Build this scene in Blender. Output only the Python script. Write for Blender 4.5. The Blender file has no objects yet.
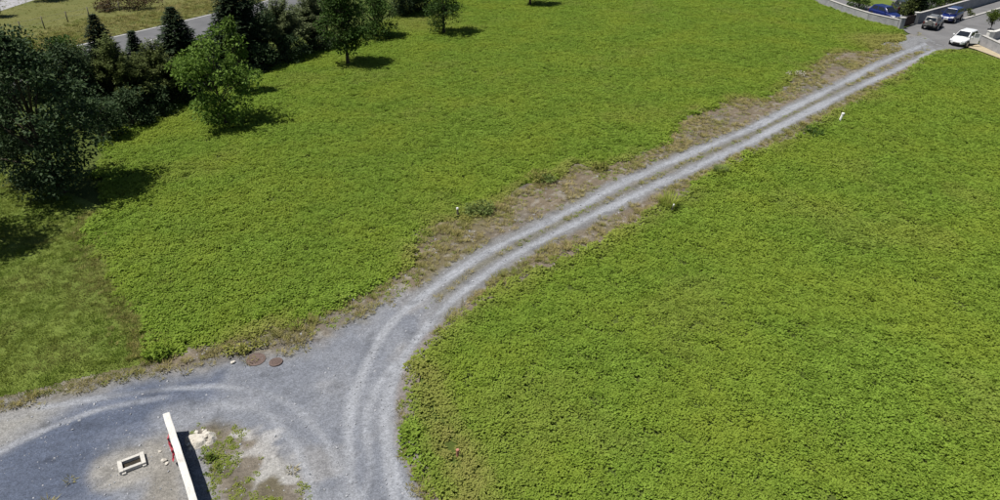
import bpy, math, random
import numpy as np
from mathutils import Vector, Matrix

# ------------------------------------------------------------------ camera, sky, sun, exposure
scene = bpy.context.scene
C = scene.collection
CAM_H, PITCH, FPX = 20.0, math.radians(31.0), 690.0      # drone height, downward pitch, focal length for a 1000 px wide frame
cam_d = bpy.data.cameras.new('camera')
cam_d.sensor_width = 36.0
cam_d.lens = FPX / 1000.0 * 36.0
cam_d.clip_end = 4000.0
cam = bpy.data.objects.new('camera', cam_d)
cam.location = (0, 0, CAM_H)
cam.rotation_euler = (math.pi / 2 - PITCH, 0, 0)
C.objects.link(cam)
scene.camera = cam

SUN_EL = math.radians(65.5)
SHADOW_AZ = math.atan2(0.10, 1.0)                        # direction shadows fall, from +X
world = bpy.data.worlds.new('World')
scene.world = world
world.use_nodes = True
wn = world.node_tree
bg = wn.nodes['Background']
sky = wn.nodes.new('ShaderNodeTexSky')
sky.sky_type = 'NISHITA'
sky.sun_disc = False
sky.sun_elevation = SUN_EL
sky.sun_rotation = math.radians(90) - (SHADOW_AZ + math.pi)
wn.links.new(sky.outputs[0], bg.inputs[0])
bg.inputs[1].default_value = 0.05
sun_d = bpy.data.lights.new('sun', 'SUN')
sun_d.energy = 5.0
sun_d.angle = math.radians(0.53)
sun_d.color = (1.0, 0.95, 0.87)
sun = bpy.data.objects.new('sun', sun_d)
ldir = Vector((math.cos(SHADOW_AZ) * math.cos(SUN_EL), math.sin(SHADOW_AZ) * math.cos(SUN_EL), -math.sin(SUN_EL)))
sun.rotation_euler = ldir.to_track_quat('-Z', 'Y').to_euler()
sun.location = (-30, 0, 60)
C.objects.link(sun)
scene.view_settings.view_transform = 'Standard'
scene.view_settings.look = 'None'
scene.view_settings.gamma = 1.0
scene.view_settings.use_curve_mapping = False
scene.view_settings.exposure = 0.45
scene.render.engine = 'CYCLES'

# ------------------------------------------------------------------ helpers: survey of the ground from the photograph
SP, CP = math.sin(PITCH), math.cos(PITCH)
def G(px, py, z=0.0):
    """ground point (at height z) seen at a photograph pixel"""
    x, k = (px - 500) / FPX, (py - 250) / FPX
    t = (CAM_H - z) / (SP + k * CP)
    return (x * t, (CP - k * SP) * t, z)
def GP(pts): return np.array([G(a, b)[:2] for a, b in pts])
def height_at(Y, py):
    """height of a point at horizontal distance Y whose top shows at row py"""
    k = (py - 250) / FPX
    return CAM_H - Y * (SP + k * CP) / (CP - k * SP)
def S(r, g, b, k=0.515):
    f = lambda c: ((c / 255 + 0.055) / 1.055) ** 2.4 if c > 10 else c / 255 / 12.92
    return np.array([f(r), f(g), f(b)]) * k

rng = np.random.default_rng(7)
random.seed(7)
_ng = {}
def vnoise(x, y, scale, seed=0):
    """smooth value noise 0..1"""
    if seed not in _ng: _ng[seed] = np.random.default_rng(1000 + seed).random((256, 256))
    g = _ng[seed]
    x = np.asarray(x) / scale; y = np.asarray(y) / scale
    xi = np.floor(x).astype(int); yi = np.floor(y).astype(int)
    fx = x - xi; fy = y - yi
    fx = fx * fx * (3 - 2 * fx); fy = fy * fy * (3 - 2 * fy)
    a = g[xi & 255, yi & 255]; b = g[(xi + 1) & 255, yi & 255]
    c = g[xi & 255, (yi + 1) & 255]; d = g[(xi + 1) & 255, (yi + 1) & 255]
    return (a * (1 - fx) + b * fx) * (1 - fy) + (c * (1 - fx) + d * fx) * fy
def fbm(x, y, scale, seed=0, oct=3):
    t = 0; w = 0
    for o in range(oct):
        t = t + vnoise(x, y, scale / 2 ** o, seed * 7 + o) / 2 ** o; w += 1 / 2 ** o
    return t / w
def dist_line(P, L):
    d = np.full(len(P), 1e9)
    for a, b in zip(L[:-1], L[1:]):
        v = b - a; t = np.clip(((P - a) @ v) / max(v @ v, 1e-9), 0, 1)
        d = np.minimum(d, np.hypot(*(P - a - t[:, None] * v).T))
    return d
def inside(P, L):
    r = np.zeros(len(P), bool); x, y = P[:, 0], P[:, 1]
    n = len(L)
    for i in range(n):
        x1, y1 = L[i]; x2, y2 = L[(i + 1) % n]
        if y1 == y2: continue
        r ^= ((y1 > y) != (y2 > y)) & (x < (x2 - x1) * (y - y1) / (y2 - y1) + x1)
    return r
def sdist(P, L):
    """signed distance to a polygon, negative inside"""
    d = dist_line(P, np.vstack([L, L[:1]]))
    return np.where(inside(P, L), -d, d)
def smooth(a, b, x):
    t = np.clip((np.asarray(x) - a) / (np.asarray(b) - a), 0, 1); return t * t * (3 - 2 * t)
def catmull(pts, n=8):
    p = np.vstack([2 * pts[0] - pts[1], pts, 2 * pts[-1] - pts[-2]]); out = []
    for i in range(1, len(p) - 2):
        for t in np.linspace(0, 1, n, endpoint=False):
            out.append(0.5 * ((2 * p[i]) + (-p[i - 1] + p[i + 1]) * t + (2 * p[i - 1] - 5 * p[i] + 4 * p[i + 1] - p[i + 2]) * t * t + (-p[i - 1] + 3 * p[i] - 3 * p[i + 1] + p[i + 2]) * t ** 3))
    out.append(pts[-1]); return np.array(out)

# ------------------------------------------------------------------ helpers: objects
def tag(o, label=None, cat=None, group=None, kind=None):
    if label: o['label'] = label
    if cat: o['category'] = cat
    if group: o['group'] = group
    if kind: o['kind'] = kind
    return o
def empty(name, loc, rz=0.0):
    o = bpy.data.objects.new(name, None); C.objects.link(o)
    o.location = loc; o.rotation_euler = (0, 0, rz); o.empty_display_size = 0.3
    return o
def link(name, me, parent=None, loc=None):
    o = bpy.data.objects.new(name, me); C.objects.link(o)
    if parent: o.parent = parent
    if loc is not None: o.location = loc
    return o
def mesh_np(name, V, F, mat, smooth_=False):
    """V (n,3), F (m,k) with constant k"""
    me = bpy.data.meshes.new(name)
    V = np.asarray(V, np.float32); F = np.asarray(F, np.int32); k = F.shape[1]
    me.vertices.add(len(V)); me.vertices.foreach_set('co', V.ravel())
    me.loops.add(F.size); me.loops.foreach_set('vertex_index', F.ravel())
    me.polygons.add(len(F)); me.polygons.foreach_set('loop_start', np.arange(0, F.size, k, dtype=np.int32))
    me.polygons.foreach_set('use_smooth', np.full(len(F), smooth_))
    me.update(calc_edges=True)
    if mat: me.materials.append(mat)
    return me
class MB:
    def __init__(s): s.v = []; s.f = []
    def quadbox(s, c8):
        b = len(s.v); s.v += [tuple(p) for p in c8]
        s.f += [tuple(b + i for i in q) for q in ((0, 3, 2, 1), (4, 5, 6, 7), (0, 1, 5, 4), (1, 2, 6, 5), (2, 3, 7, 6), (3, 0, 4, 7))]
        return s
    def box(s, x0, x1, y0, y1, z0, z1):
        return s.quadbox([(x0, y0, z0), (x1, y0, z0), (x1, y1, z0), (x0, y1, z0), (x0, y0, z1), (x1, y0, z1), (x1, y1, z1), (x0, y1, z1)])
    def tube(s, pts, rad, n=6, cap=True):
        pts = [Vector(p) for p in pts]; rings = []
        for i, p in enumerate(pts):
            d = (pts[min(i + 1, len(pts) - 1)] - pts[max(i - 1, 0)])
            d = d.normalized() if d.length > 1e-6 else Vector((0, 0, 1))
            a = d.orthogonal().normalized() if abs(d.z) < .95 else Vector((1, 0, 0)); a = (a - d * a.dot(d)).normalized(); b = d.cross(a)
            r = rad[i] if hasattr(rad, '__len__') else rad
            base = len(s.v)
            for k in range(n):
                t = 2 * math.pi * k / n
                s.v.append(tuple(p + a * (r * math.cos(t)) + b * (r * math.sin(t))))
            rings.append(base)
        for r0, r1 in zip(rings[:-1], rings[1:]):
            for k in range(n): s.f.append((r0 + k, r0 + (k + 1) % n, r1 + (k + 1) % n, r1 + k))
        if cap:
            s.f.append(tuple(rings[0] + k for k in reversed(range(n)))); s.f.append(tuple(rings[-1] + k for k in range(n)))
        return s
    def lathe(s, prof, n=20, axis='y'):
        """prof: (r, a) pairs along the axis"""
        rings = []
        for r, a in prof:
            rings.append(len(s.v))
            for k in range(n):
                t = 2 * math.pi * k / n; c, d = r * math.cos(t), r * math.sin(t)
                s.v.append((c, a, d) if axis == 'y' else ((c, d, a) if axis == 'z' else (a, c, d)))
        for r0, r1 in zip(rings[:-1], rings[1:]):
            for k in range(n): s.f.append((r0 + k, r0 + (k + 1) % n, r1 + (k + 1) % n, r1 + k))
        s.f.append(tuple(rings[0] + k for k in range(n))); s.f.append(tuple(rings[-1] + k for k in reversed(range(n))))
        return s
    def build(s, name, mat, parent=None, loc=None, smooth_=False, bevel=0, sub=0):
        me = bpy.data.meshes.new(name); me.from_pydata(s.v, [], s.f); me.update()
        import bmesh
        bm = bmesh.new(); bm.from_mesh(me); bmesh.ops.recalc_face_normals(bm, faces=bm.faces); bm.to_mesh(me); bm.free()
        if smooth_: me.polygons.foreach_set('use_smooth', [True] * len(me.polygons))
        me.materials.append(mat)
        o = link(name, me, parent, loc)
        if bevel:
            m = o.modifiers.new('bevel', 'BEVEL'); m.width = bevel; m.segments = 2
        if sub:
            m = o.modifiers.new('sub', 'SUBSURF'); m.levels = sub; m.render_levels = sub
        return o
def dent(o, amp, size, seed=0):
    """knock a mesh out of true with noise"""
    me = o.data; n = len(me.vertices); v = np.empty(n * 3); me.vertices.foreach_get('co', v); v = v.reshape(-1, 3)
    for k in range(3):
        a, b = v[:, (k + 1) % 3], v[:, (k + 2) % 3]
        v[:, k] += (vnoise(a + v[:, k] * .7 + 31, b + 17, size, seed + k) - .5) * 2 * amp
    me.vertices.foreach_set('co', v.ravel()); me.update()

# ------------------------------------------------------------------ materials
def new_mat(name):
    m = bpy.data.materials.new(name); m.use_nodes = True
    nt = m.node_tree; b = nt.nodes['Principled BSDF']; return m, nt, b
def nd(nt, t, **kw):
    n = nt.nodes.new(t)
    for k, v in kw.items(): setattr(n, k, v)
    return n
def mixc(nt, fac, a, b, blend='MIX'):
    n = nd(nt, 'ShaderNodeMix', data_type='RGBA', blend_type=blend)
    for s, v in ((n.inputs[0], fac), (n.inputs[6], a), (n.inputs[7], b)):
        if hasattr(v, 'is_linked') or hasattr(v, 'links'): nt.links.new(v, s)
        elif isinstance(v, (int, float)): s.default_value = v
        else: s.default_value = tuple(v) + (1,) if len(v) == 3 else v
    return n.outputs[2]
def noise(nt, scale, detail=3, rough=.55, coord=None):
    n = nd(nt, 'ShaderNodeTexNoise'); n.inputs['Scale'].default_value = scale; n.inputs['Detail'].default_value = detail; n.inputs['Roughness'].default_value = rough
    if coord is None:
        g = nd(nt, 'ShaderNodeNewGeometry'); coord = g.outputs['Position']
    nt.links.new(coord, n.inputs['Vector']); return n.outputs[0]
def ramp(nt, fac, a, b):
    n = nd(nt, 'ShaderNodeMapRange'); n.inputs[1].default_value = a; n.inputs[2].default_value = b; n.clamp = True
    nt.links.new(fac, n.inputs[0]); return n.outputs[0]
def bump(nt, b, h, strength, dist):
    n = nd(nt, 'ShaderNodeBump'); n.inputs['Strength'].default_value = strength; n.inputs['Distance'].default_value = dist
    nt.links.new(h, n.inputs['Height']); nt.links.new(n.outputs[0], b.inputs['Normal'])
def surf_mat(name, c1, c2, scale=3, rough=.9, fine=30, bumpd=.01, c3=None, spec=.2, metal=0):
    m, nt, b = new_mat(name)
    col = mixc(nt, ramp(nt, noise(nt, scale, 4), .35, .65), c1, c2)
    if c3 is not None: col = mixc(nt, ramp(nt, noise(nt, scale * .37, 5, .65), .55, .72), col, c3)
    f = noise(nt, fine, 2)
    col = mixc(nt, .35, col, mixc(nt, 1.0, col, ramp(nt, f, .25, .75), 'MULTIPLY'))
    nt.links.new(col, b.inputs['Base Color']); b.inputs['Roughness'].default_value = rough
    b.inputs['Specular IOR Level'].default_value = spec; b.inputs['Metallic'].default_value = metal
    if bumpd: bump(nt, b, f, .6, bumpd)
    return m
def leaf_mat(name, dark, light, trans=.3, patch=None, patch_scale=.12, dry=None, rough=.6):
    """foliage: per-leaf variation, broad colour patches, straw colour where the instance attribute 'dry' says so"""
    m, nt, b = new_mat(name)
    g = nd(nt, 'ShaderNodeNewGeometry')
    col = mixc(nt, g.outputs['Random Per Island'], dark, light)
    oi = nd(nt, 'ShaderNodeObjectInfo')
    hs = nd(nt, 'ShaderNodeHueSaturation')
    v = nd(nt, 'ShaderNodeMapRange'); v.inputs[3].default_value = .82; v.inputs[4].default_value = 1.16
    nt.links.new(oi.outputs['Random'], v.inputs[0]); nt.links.new(v.outputs[0], hs.inputs['Value']); nt.links.new(col, hs.inputs['Color'])
    col = hs.outputs[0]
    if patch is not None:
        col = mixc(nt, ramp(nt, noise(nt, patch_scale, 4, .6), .42, .66), col, patch)
    if dry is not None:
        at = nd(nt, 'ShaderNodeAttribute'); at.attribute_type = 'INSTANCER'; at.attribute_name = 'dry'
        col = mixc(nt, at.outputs['Fac'], col, dry)
    nt.links.new(col, b.inputs['Base Color']); b.inputs['Roughness'].default_value = rough; b.inputs['Specular IOR Level'].default_value = .1
    tr = nd(nt, 'ShaderNodeBsdfTranslucent'); nt.links.new(col, tr.inputs[0])
    mx = nd(nt, 'ShaderNodeMixShader'); mx.inputs[0].default_value = trans
    nt.links.new(b.outputs[0], mx.inputs[1]); nt.links.new(tr.outputs[0], mx.inputs[2])
    nt.links.new(mx.outputs[0], nt.nodes['Material Output'].inputs['Surface'])
    return m
def plain(name, c, rough=.5, metal=0, spec=.5, coat=0):
    m, nt, b = new_mat(name)
    col = mixc(nt, ramp(nt, noise(nt, 6, 3), .3, .7), [x * .9 for x in c], c)
    nt.links.new(col, b.inputs['Base Color']); b.inputs['Roughness'].default_value = rough
    b.inputs['Metallic'].default_value = metal; b.inputs['Specular IOR Level'].default_value = spec; b.inputs['Coat Weight'].default_value = coat
    return m

M = {}
M['meadow_soil'] = surf_mat('meadow_soil', (.055, .08, .014), (.08, .105, .02), .8, .95, 12, .03)
M['dry_field'] = surf_mat('dry_field', (.105, .115, .03), (.135, .135, .042), .25, .95, 6, .04, c3=(.085, .11, .028))
M['lawn'] = surf_mat('lawn', (.10, .14, .024), (.135, .175, .032), .5, .95, 9, .03, c3=(.15, .165, .04))
M['asphalt'] = surf_mat('asphalt', (.145, .145, .15), (.175, .175, .18), .6, .9, 40, .004, c3=(.12, .12, .125))
M['road_asphalt'] = surf_mat('road_asphalt', (.115, .118, .125), (.14, .142, .15), .5, .9, 40, .004)
M['line_paint'] = surf_mat('line_paint', (.5, .5, .48), (.62, .62, .6), 3, .8, 20, 0)
M['kerb_concrete'] = surf_mat('kerb_concrete', (.38, .37, .35), (.46, .45, .43), 3, .9, 25, .005)
M['pale_concrete'] = surf_mat('pale_concrete', (.56, .55, .52), (.68, .67, .64), 2.5, .92, 22, .008, c3=(.46, .445, .42))
M['grey_render'] = surf_mat('grey_render', (.27, .27, .285), (.36, .36, .375), 1.2, .9, 14, .006, c3=(.18, .18, .185))
M['block_concrete'] = surf_mat('block_concrete', (.46, .45, .42), (.58, .56, .52), 5, .92, 30, .008)
M['rust'] = surf_mat('rust', (.125, .088, .075), (.155, .112, .098), 6, .8, 40, .006, c3=(.10, .08, .072), spec=.4)
M['dark_wood'] = surf_mat('dark_wood', (.045, .028, .022), (.065, .04, .03), 4, .7, 20, .004)
M['bark'] = surf_mat('bark', (.07, .055, .04), (.11, .09, .07), 4, .95, 18, .02)
M['post_wood'] = surf_mat('post_wood', (.14, .12, .10), (.20, .18, .15), 5, .95, 22, .01)
M['beige_soil'] = surf_mat('beige_soil', (.36, .30, .20), (.44, .38, .27), 1.2, .95, 14, .02)
M['dark_soil'] = surf_mat('dark_soil', (.03, .026, .02), (.05, .042, .03), 2, .95, 14, .03)
M['stone_white'] = surf_mat('stone_white', (.46, .43, .38), (.60, .57, .51), 7, .9, 26, .01, c3=(.40, .36, .31))
M['pebble'] = surf_mat('pebble', (.26, .27, .29), (.40, .41, .44), 9, .9, 40, .004)
M['white_plastic'] = plain('white_plastic', (.72, .72, .70), .5)
M['red_tape'] = plain('red_tape', (.33, .03, .05), .45)
M['orange_clay'] = surf_mat('orange_clay', (.42, .19, .13), (.50, .25, .18), 8, .85, 30, .004)
M['white_paint'] = plain('white_paint', (.78, .79, .80), .25, 0, .5, .6)
M['silver_paint'] = plain('silver_paint', (.185, .182, .178), .35, .3, .5, .4)
M['blue_paint'] = plain('blue_paint', (.006, .014, .10), .28, 0, .5, .6)
M['black_paint'] = plain('black_paint', (.012, .012, .014), .3, 0, .5, .5)
M['glass'] = plain('glass', (.012, .015, .02), .08, 0, .6)
M['pale_glass'] = plain('pale_glass', (.25, .28, .30), .1, 0, .6)
M['tyre'] = plain('tyre', (.018, .018, .018), .85, 0, .2)
M['rim'] = plain('rim', (.42, .42, .43), .35, .7)
M['black_trim'] = plain('black_trim', (.02, .02, .021), .6, 0, .3)
M['lamp_clear'] = plain('lamp_clear', (.65, .66, .68), .15, .2)
M['lamp_red'] = plain('lamp_red', (.10, .014, .014), .25)
M['wire'] = plain('wire', (.25, .25, .25), .5, .6)
M['terracotta'] = surf_mat('terracotta', (.34, .32, .30), (.42, .40, .37), 6, .85, 25, .003)

M['leaf_meadow'] = leaf_mat('leaf_meadow', (.152, .240, .028), (.235, .345, .050), .42, patch=(.235, .312, .040), patch_scale=.16, dry=(.28, .28, .08))
M['leaf_lawn'] = leaf_mat('leaf_lawn', (.10, .155, .02), (.16, .225, .033), .34, patch=(.165, .205, .036), patch_scale=.3, dry=(.21, .18, .07))
M['leaf_dry'] = leaf_mat('leaf_dry', (.17, .18, .045), (.28, .25, .085), .3, patch=(.16, .20, .04), patch_scale=.5, dry=(.36, .30, .15))
M['leaf_dark'] = leaf_mat('leaf_dark', (.02, .04, .016), (.062, .095, .04), .2)
M['leaf_grey'] = leaf_mat('leaf_grey', (.085, .115, .045), (.18, .21, .10), .22)
M['leaf_olive'] = leaf_mat('leaf_olive', (.055, .078, .02), (.115, .14, .042), .24)
M['leaf_mid'] = leaf_mat('leaf_mid', (.03, .062, .012), (.06, .11, .02), .25)
M['leaf_light'] = leaf_mat('leaf_light', (.06, .11, .016), (.12, .19, .032), .28)
M['leaf_conifer'] = leaf_mat('leaf_conifer', (.014, .027, .012), (.036, .055, .024), .1)
M['leaf_shrub'] = leaf_mat('leaf_shrub', (.06, .10, .015), (.12, .16, .025), .25)
M['leaf_brown'] = leaf_mat('leaf_brown', (.07, .05, .025), (.11, .08, .04), .2)
M['leaf_pale'] = leaf_mat('leaf_pale', (.30, .29, .22), (.45, .43, .36), .25)

# ------------------------------------------------------------------ ground regions (photograph pixels -> metres on the ground)
LM_EDGE = [(95, 212), (88, 235), (110, 280), (131, 315), (150, 342), (158, 360), (172, 358), (200, 349), (228, 345), (258, 332), (300, 321), (345, 303), (392, 280), (414, 258), (418, 234), (440, 226), (462, 222), (482, 214), (496, 206), (515, 194), (535, 184), (557, 176), (577, 165), (597, 171), (620, 165), (640, 156), (660, 147), (672, 136), (684, 122), (702, 111), (737, 98), (765, 100), (786, 90), (797, 77), (820, 58), (842, 51), (876, 53), (884, 45), (905, 38)]
LM = GP(LM_EDGE + [(897, 28), (868, 20), (848, 14), (828, 6), (800, -6), (760, -22), (600, -40), (450, -25), (425, 5), (400, 15), (330, 45), (270, 63), (180, 100), (140, 122), (100, 140)])
RM_EDGE = [(480, 620), (450, 530), (432, 500), (420, 477), (409, 455), (404, 432), (404, 410), (406, 385), (415, 360), (428, 341), (448, 324), (468, 307), (490, 292), (507, 283), (537, 268), (567, 252), (600, 242), (640, 219), (665, 204), (690, 186), (712, 172), (735, 160), (800, 132), (825, 118), (860, 98), (890, 80), (920, 61), (938, 52), (960, 50), (980, 53), (1000, 60)]
RM_PX = RM_EDGE; RM_EDGE = [tuple(p) for p in catmull(np.array(RM_EDGE, float), 5)]
RM = GP(RM_EDGE + [(1080, 95), (1260, 180), (1400, 400), (1500, 640)])
LAWN = GP([(-260, 168), (0, 172), (50, 188), (95, 212), (88, 235), (110, 280), (131, 315), (150, 342), (158, 362), (140, 371), (100, 379), (50, 391), (0, 403), (-260, 450)])
GRAVEL = GP([(-260, 450), (0, 403), (50, 391), (100, 379), (140, 371)] + LM_EDGE[5:] + [(918, 33), (930, 41), (945, 46)] + RM_PX[::-1][3:] + [(480, 640), (-260, 640)])
WHEEL_U = catmull(GP([(358, 520), (351, 487), (349, 450), (350, 407), (362, 375), (378, 342), (397, 317), (437, 285), (487, 252), (537, 227), (587, 202), (625, 182), (687, 155), (750, 129), (780, 114), (840, 84), (885, 61), (930, 42)]))
WHEEL_L = catmull(GP([(402, 525), (390, 480), (385, 437), (385, 412), (391, 384), (408, 351), (432, 320), (462, 292), (500, 264), (550, 236), (595, 214), (625, 200), (687, 171), (750, 142), (775, 129), (850, 91), (900, 68), (936, 50)]))
ISLAND = GP([(193, 428), (215, 420), (250, 428), (280, 455), (298, 478), (312, 505), (330, 540), (350, 600), (250, 600), (225, 540)])
DARKGRAVEL = GP([(-60, 470), (0, 445), (40, 418), (80, 402), (140, 380), (226, 370), (227, 396), (195, 408), (165, 412), (150, 440), (118, 445), (100, 470), (118, 495), (140, 520), (100, 600), (-200, 600)])
PALEGRAVEL = GP([(-300, 470), (0, 405), (60, 394), (130, 377), (228, 364), (300, 350), (345, 325), (400, 292), (440, 300), (428, 342), (410, 380), (406, 430), (430, 500), (480, 620), (-300, 620)])
SANDY = GP([(-200, 470), (0, 408), (48, 398), (72, 410), (40, 432), (0, 455), (-100, 500)])
BEIGE = GP([(140, 440), (172, 432), (195, 505), (225, 600), (150, 600), (138, 490)])
WHITEPATCH = GP([(245, 432), (262, 440), (278, 455), (290, 475), (284, 486), (262, 480), (262, 462)])
ARCS = [catmull(GP(a)) for a in ([(40, 408), (130, 394), (200, 387), (250, 390), (285, 402), (312, 424), (333, 455), (344, 500)], [(215, 404), (262, 412), (292, 440), (308, 480), (312, 520)],
        [(-20, 462), (40, 432), (100, 410), (165, 397)], [(352, 520), (370, 470), (366, 430), (374, 395), (392, 365)], [(420, 520), (395, 470), (390, 430)])]
SWARD = lambda X, Y: 0.0

def sheet(name, poly_px, z, mat, step=2.0, kind='structure'):
    """a ground sheet cut to a polygon on the ground: triangulated fan through bmesh"""
    import bmesh
    bm = bmesh.new()
    vs = [bm.verts.new((x, y, z)) for x, y in poly_px]
    f = bm.faces.new(vs); bm.normal_update()
    if f.normal.z < 0: f.normal_flip()
    bmesh.ops.triangulate(bm, faces=bm.faces[:])
    me = bpy.data.meshes.new(name); bm.to_mesh(me); bm.free(); me.materials.append(mat)
    o = link(name, me); o['kind'] = kind
    return o

# the large ground sheet, out to the horizon
g = MB(); g.v = [(-1500, -400, -.09), (1500, -400, -.09), (1500, 2500, -.09), (-1500, 2500, -.09)]; g.f = [(0, 1, 2, 3)]
tag(g.build('ground', M['meadow_soil']), 'dark soil under the green meadow', None, None, 'structure')
LAWN_SHEET = LAWN.copy(); LAWN_SHEET[2:9, 0] += np.array([.6, 1.2, 1.2, 1.2, 1.2, 1.0, .3]); sheet('lawn', LAWN_SHEET, -.03, M['lawn'])

# dry grassland beyond the main road
ROAD_FAR = GP([(-120, 98), (0, 64), (60, 49), (95, 40.5), (132, 32), (165, 24.5), (222, 11), (275, -2), (340, -18)])
road_dir = [ROAD_FAR[min(i + 1, len(ROAD_FAR) - 1)] - ROAD_FAR[max(i - 1, 0)] for i in range(len(ROAD_FAR))]
road_nrm = np.array([np.array([d[1], -d[0]]) / np.hypot(*d) for d in road_dir])
def road_off(d): return ROAD_FAR + road_nrm * d
DRY = np.vstack([ROAD_FAR + road_nrm * (-.1), [[40, 420], [-420, 420], [-420, 60]]])
sheet('dry_field', DRY, -.016, M['dry_field'])

def ribbon(name, a, b, z, mat, parent=None):
    n = len(a); V = [(x, y, z) for x, y in a] + [(x, y, z) for x, y in b]
    F = [(i, i + 1, n + i + 1, n + i) for i in range(n - 1)]
    mb = MB(); mb.v = V; mb.f = F
    return mb.build(name, mat, parent)
road = ribbon('main_road', road_off(0), road_off(9.4), -.006, M['road_asphalt']); road['kind'] = 'structure'
ribbon('edge_line', road_off(.25), road_off(.42), -.002, M['line_paint'], road)
ribbon('edge_line', road_off(9.0), road_off(9.15), -.002, M['line_paint'], road)
dc = catmull(road_off(5.2), 6)
cl = np.concatenate([[0], np.cumsum(np.hypot(*np.diff(dc, axis=0).T))])
def along(s): return np.array([np.interp(s, cl, dc[:, 0]), np.interp(s, cl, dc[:, 1])])
s0 = np.argmin(np.hypot(*(dc - np.array(G(161.5, 37.7)[:2])).T)); s0 = cl[s0] - 1.6
for k in range(-6, 7):
    sa = s0 + k * 9.2
    if sa < 1 or sa + 3.2 > cl[-1] - 1: continue
    p, q = along(sa), along(sa + 3.2); d = (q - p) / np.hypot(*(q - p)); nn = np.array([-d[1], d[0]]) * .075
    mb = MB(); mb.v = [(*(p - nn), -.002), (*(q - nn), -.002), (*(q + nn), -.002), (*(p + nn), -.002)]; mb.f = [(0, 1, 2, 3)]
    mb.build('centre_dash', M['line_paint'], road)
# pale lane in the far corner
lane = ribbon('country_lane', GP([(-90, 40), (0, 11), (31, 1), (70, -12)]), GP([(-120, 20), (0, -3), (20, -8), (60, -22)]), -.004, M['grey_render']); lane['kind'] = 'structure'

# street and yard at the far end of the track
STREET = GP([(918, 36), (908, 33), (902, 28.5), (915, 24), (968, 9), (1010, -4), (1150, -40), (1200, -20), (1010, 32), (979, 41), (972, 45), (960, 49), (938, 51), (928, 45)])
street = sheet('side_street', STREET, .006, M['asphalt'])
# garden ground behind the boundary walls
sheet('garden_yard', GP([(898, 27.5), (914, 24), (968, 9), (1010, -4), (1060, -30), (800, -50), (790, -8), (815, 2)]), -.012, M['asphalt'])
GRASSBED = sheet('garden_lawn', GP([(880, 8), (897, 12), (905, 8), (900, 3), (862, -8), (830, -14), (836, -2)]), -.006, M['lawn'])
kb = GP([(957, 21.8), (972, 17.6), (987, 13.2), (1004, 8), (1040, -3)])
kd = np.array([kb[-1] - kb[0]])[0]; kn = np.array([-kd[1], kd[0]]) / np.hypot(*kd)
n = len(kb); mb = MB()
for i in range(n - 1):
    a, b = kb[i], kb[i + 1] - (kb[i + 1] - kb[i]) * .004
    mb.quadbox([(*a, 0), (*b, 0), (*(b + kn * .3), 0), (*(a + kn * .3), 0), (*a, .12), (*b, .12), (*(b + kn * .3), .12), (*(a + kn * .3), .12)])
kerb = mb.build('kerb', M['kerb_concrete'], street)
# bare soil strip along the foot of the right-hand wall
sheet('soil_strip', GP([(966, 46.5), (978, 44.5), (1000, 54), (1060, 86), (1060, 92), (1000, 58.5), (976, 49.5)]), .012, M['beige_soil'])

# ------------------------------------------------------------------ the gravel track: a fine grid with its own unevenness and gravel colours
stp = 0.14
x0, y0 = GRAVEL.min(0) - .5; x1, y1 = GRAVEL.max(0) + .5
x0 = max(x0, -34)
nx, ny = int((x1 - x0) / stp), int((y1 - y0) / stp)
gx, gy = np.meshgrid(x0 + np.arange(nx) * stp, y0 + np.arange(ny) * stp, indexing='ij')
P = np.stack([gx.ravel(), gy.ravel()], 1)
sd = sdist(P, GRAVEL)
keepv = sd < .55
idx = -np.ones(len(P), int); idx[keepv] = np.arange(keepv.sum())
I = np.arange(nx * ny).reshape(nx, ny)
Q = np.stack([I[:-1, :-1], I[1:, :-1], I[1:, 1:], I[:-1, 1:]], -1).reshape(-1, 4)
Q = idx[Q]; Q = Q[(Q >= 0).all(1)]
P = P[keepv]; sd = sd[keepv]; X, Y = P.T
nA, nB, nC = fbm(X, Y, 3.0, 1, 4), fbm(X, Y, 1.0, 2, 3), fbm(X, Y, .45, 3, 2)
wob = (nB - .5) * .5 + (nC - .5) * .3
dU, dL = dist_line(P, WHEEL_U), dist_line(P, WHEEL_L)
dW = np.minimum(dU, dL)
between = np.clip((dU + dL), 0, 9)
def lay(col, c, m): return col * (1 - m[:, None]) + np.asarray(c) * m[:, None]
col = np.tile(S(134, 122, 104), (len(P), 1))
col = lay(col, S(120, 116, 108), smooth(.45, .7, nA) * .8)
col = lay(col, S(150, 141, 125), smooth(.5, .75, nB) * .7)
col = lay(col, S(118, 112, 76), smooth(.5, .68, fbm(X, Y, 1.6, 5, 3)) * .6)
col *= (.84 + .32 * fbm(X, Y, .38, 6, 2))[:, None]; col = lay(col, S(176, 172, 164), smooth(.74, .82, vnoise(X, Y, .3, 8)) * .5)
# compacted grey gravel around the wheel lines
col = lay(col, S(146, 147, 149), smooth(1.05, .35, dW + wob * .7))
col = lay(col, S(132, 130, 118), smooth(.62, .25, np.abs(dU - dL) + wob * .5) * smooth(2.2, 1.8, between) * .85)
ydp = np.array(G(926, 44)[:2]); col = lay(col, S(150, 152, 156), smooth(6.5, 2.5, np.hypot(X - ydp[0], Y - ydp[1]) + wob * 2))
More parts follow.
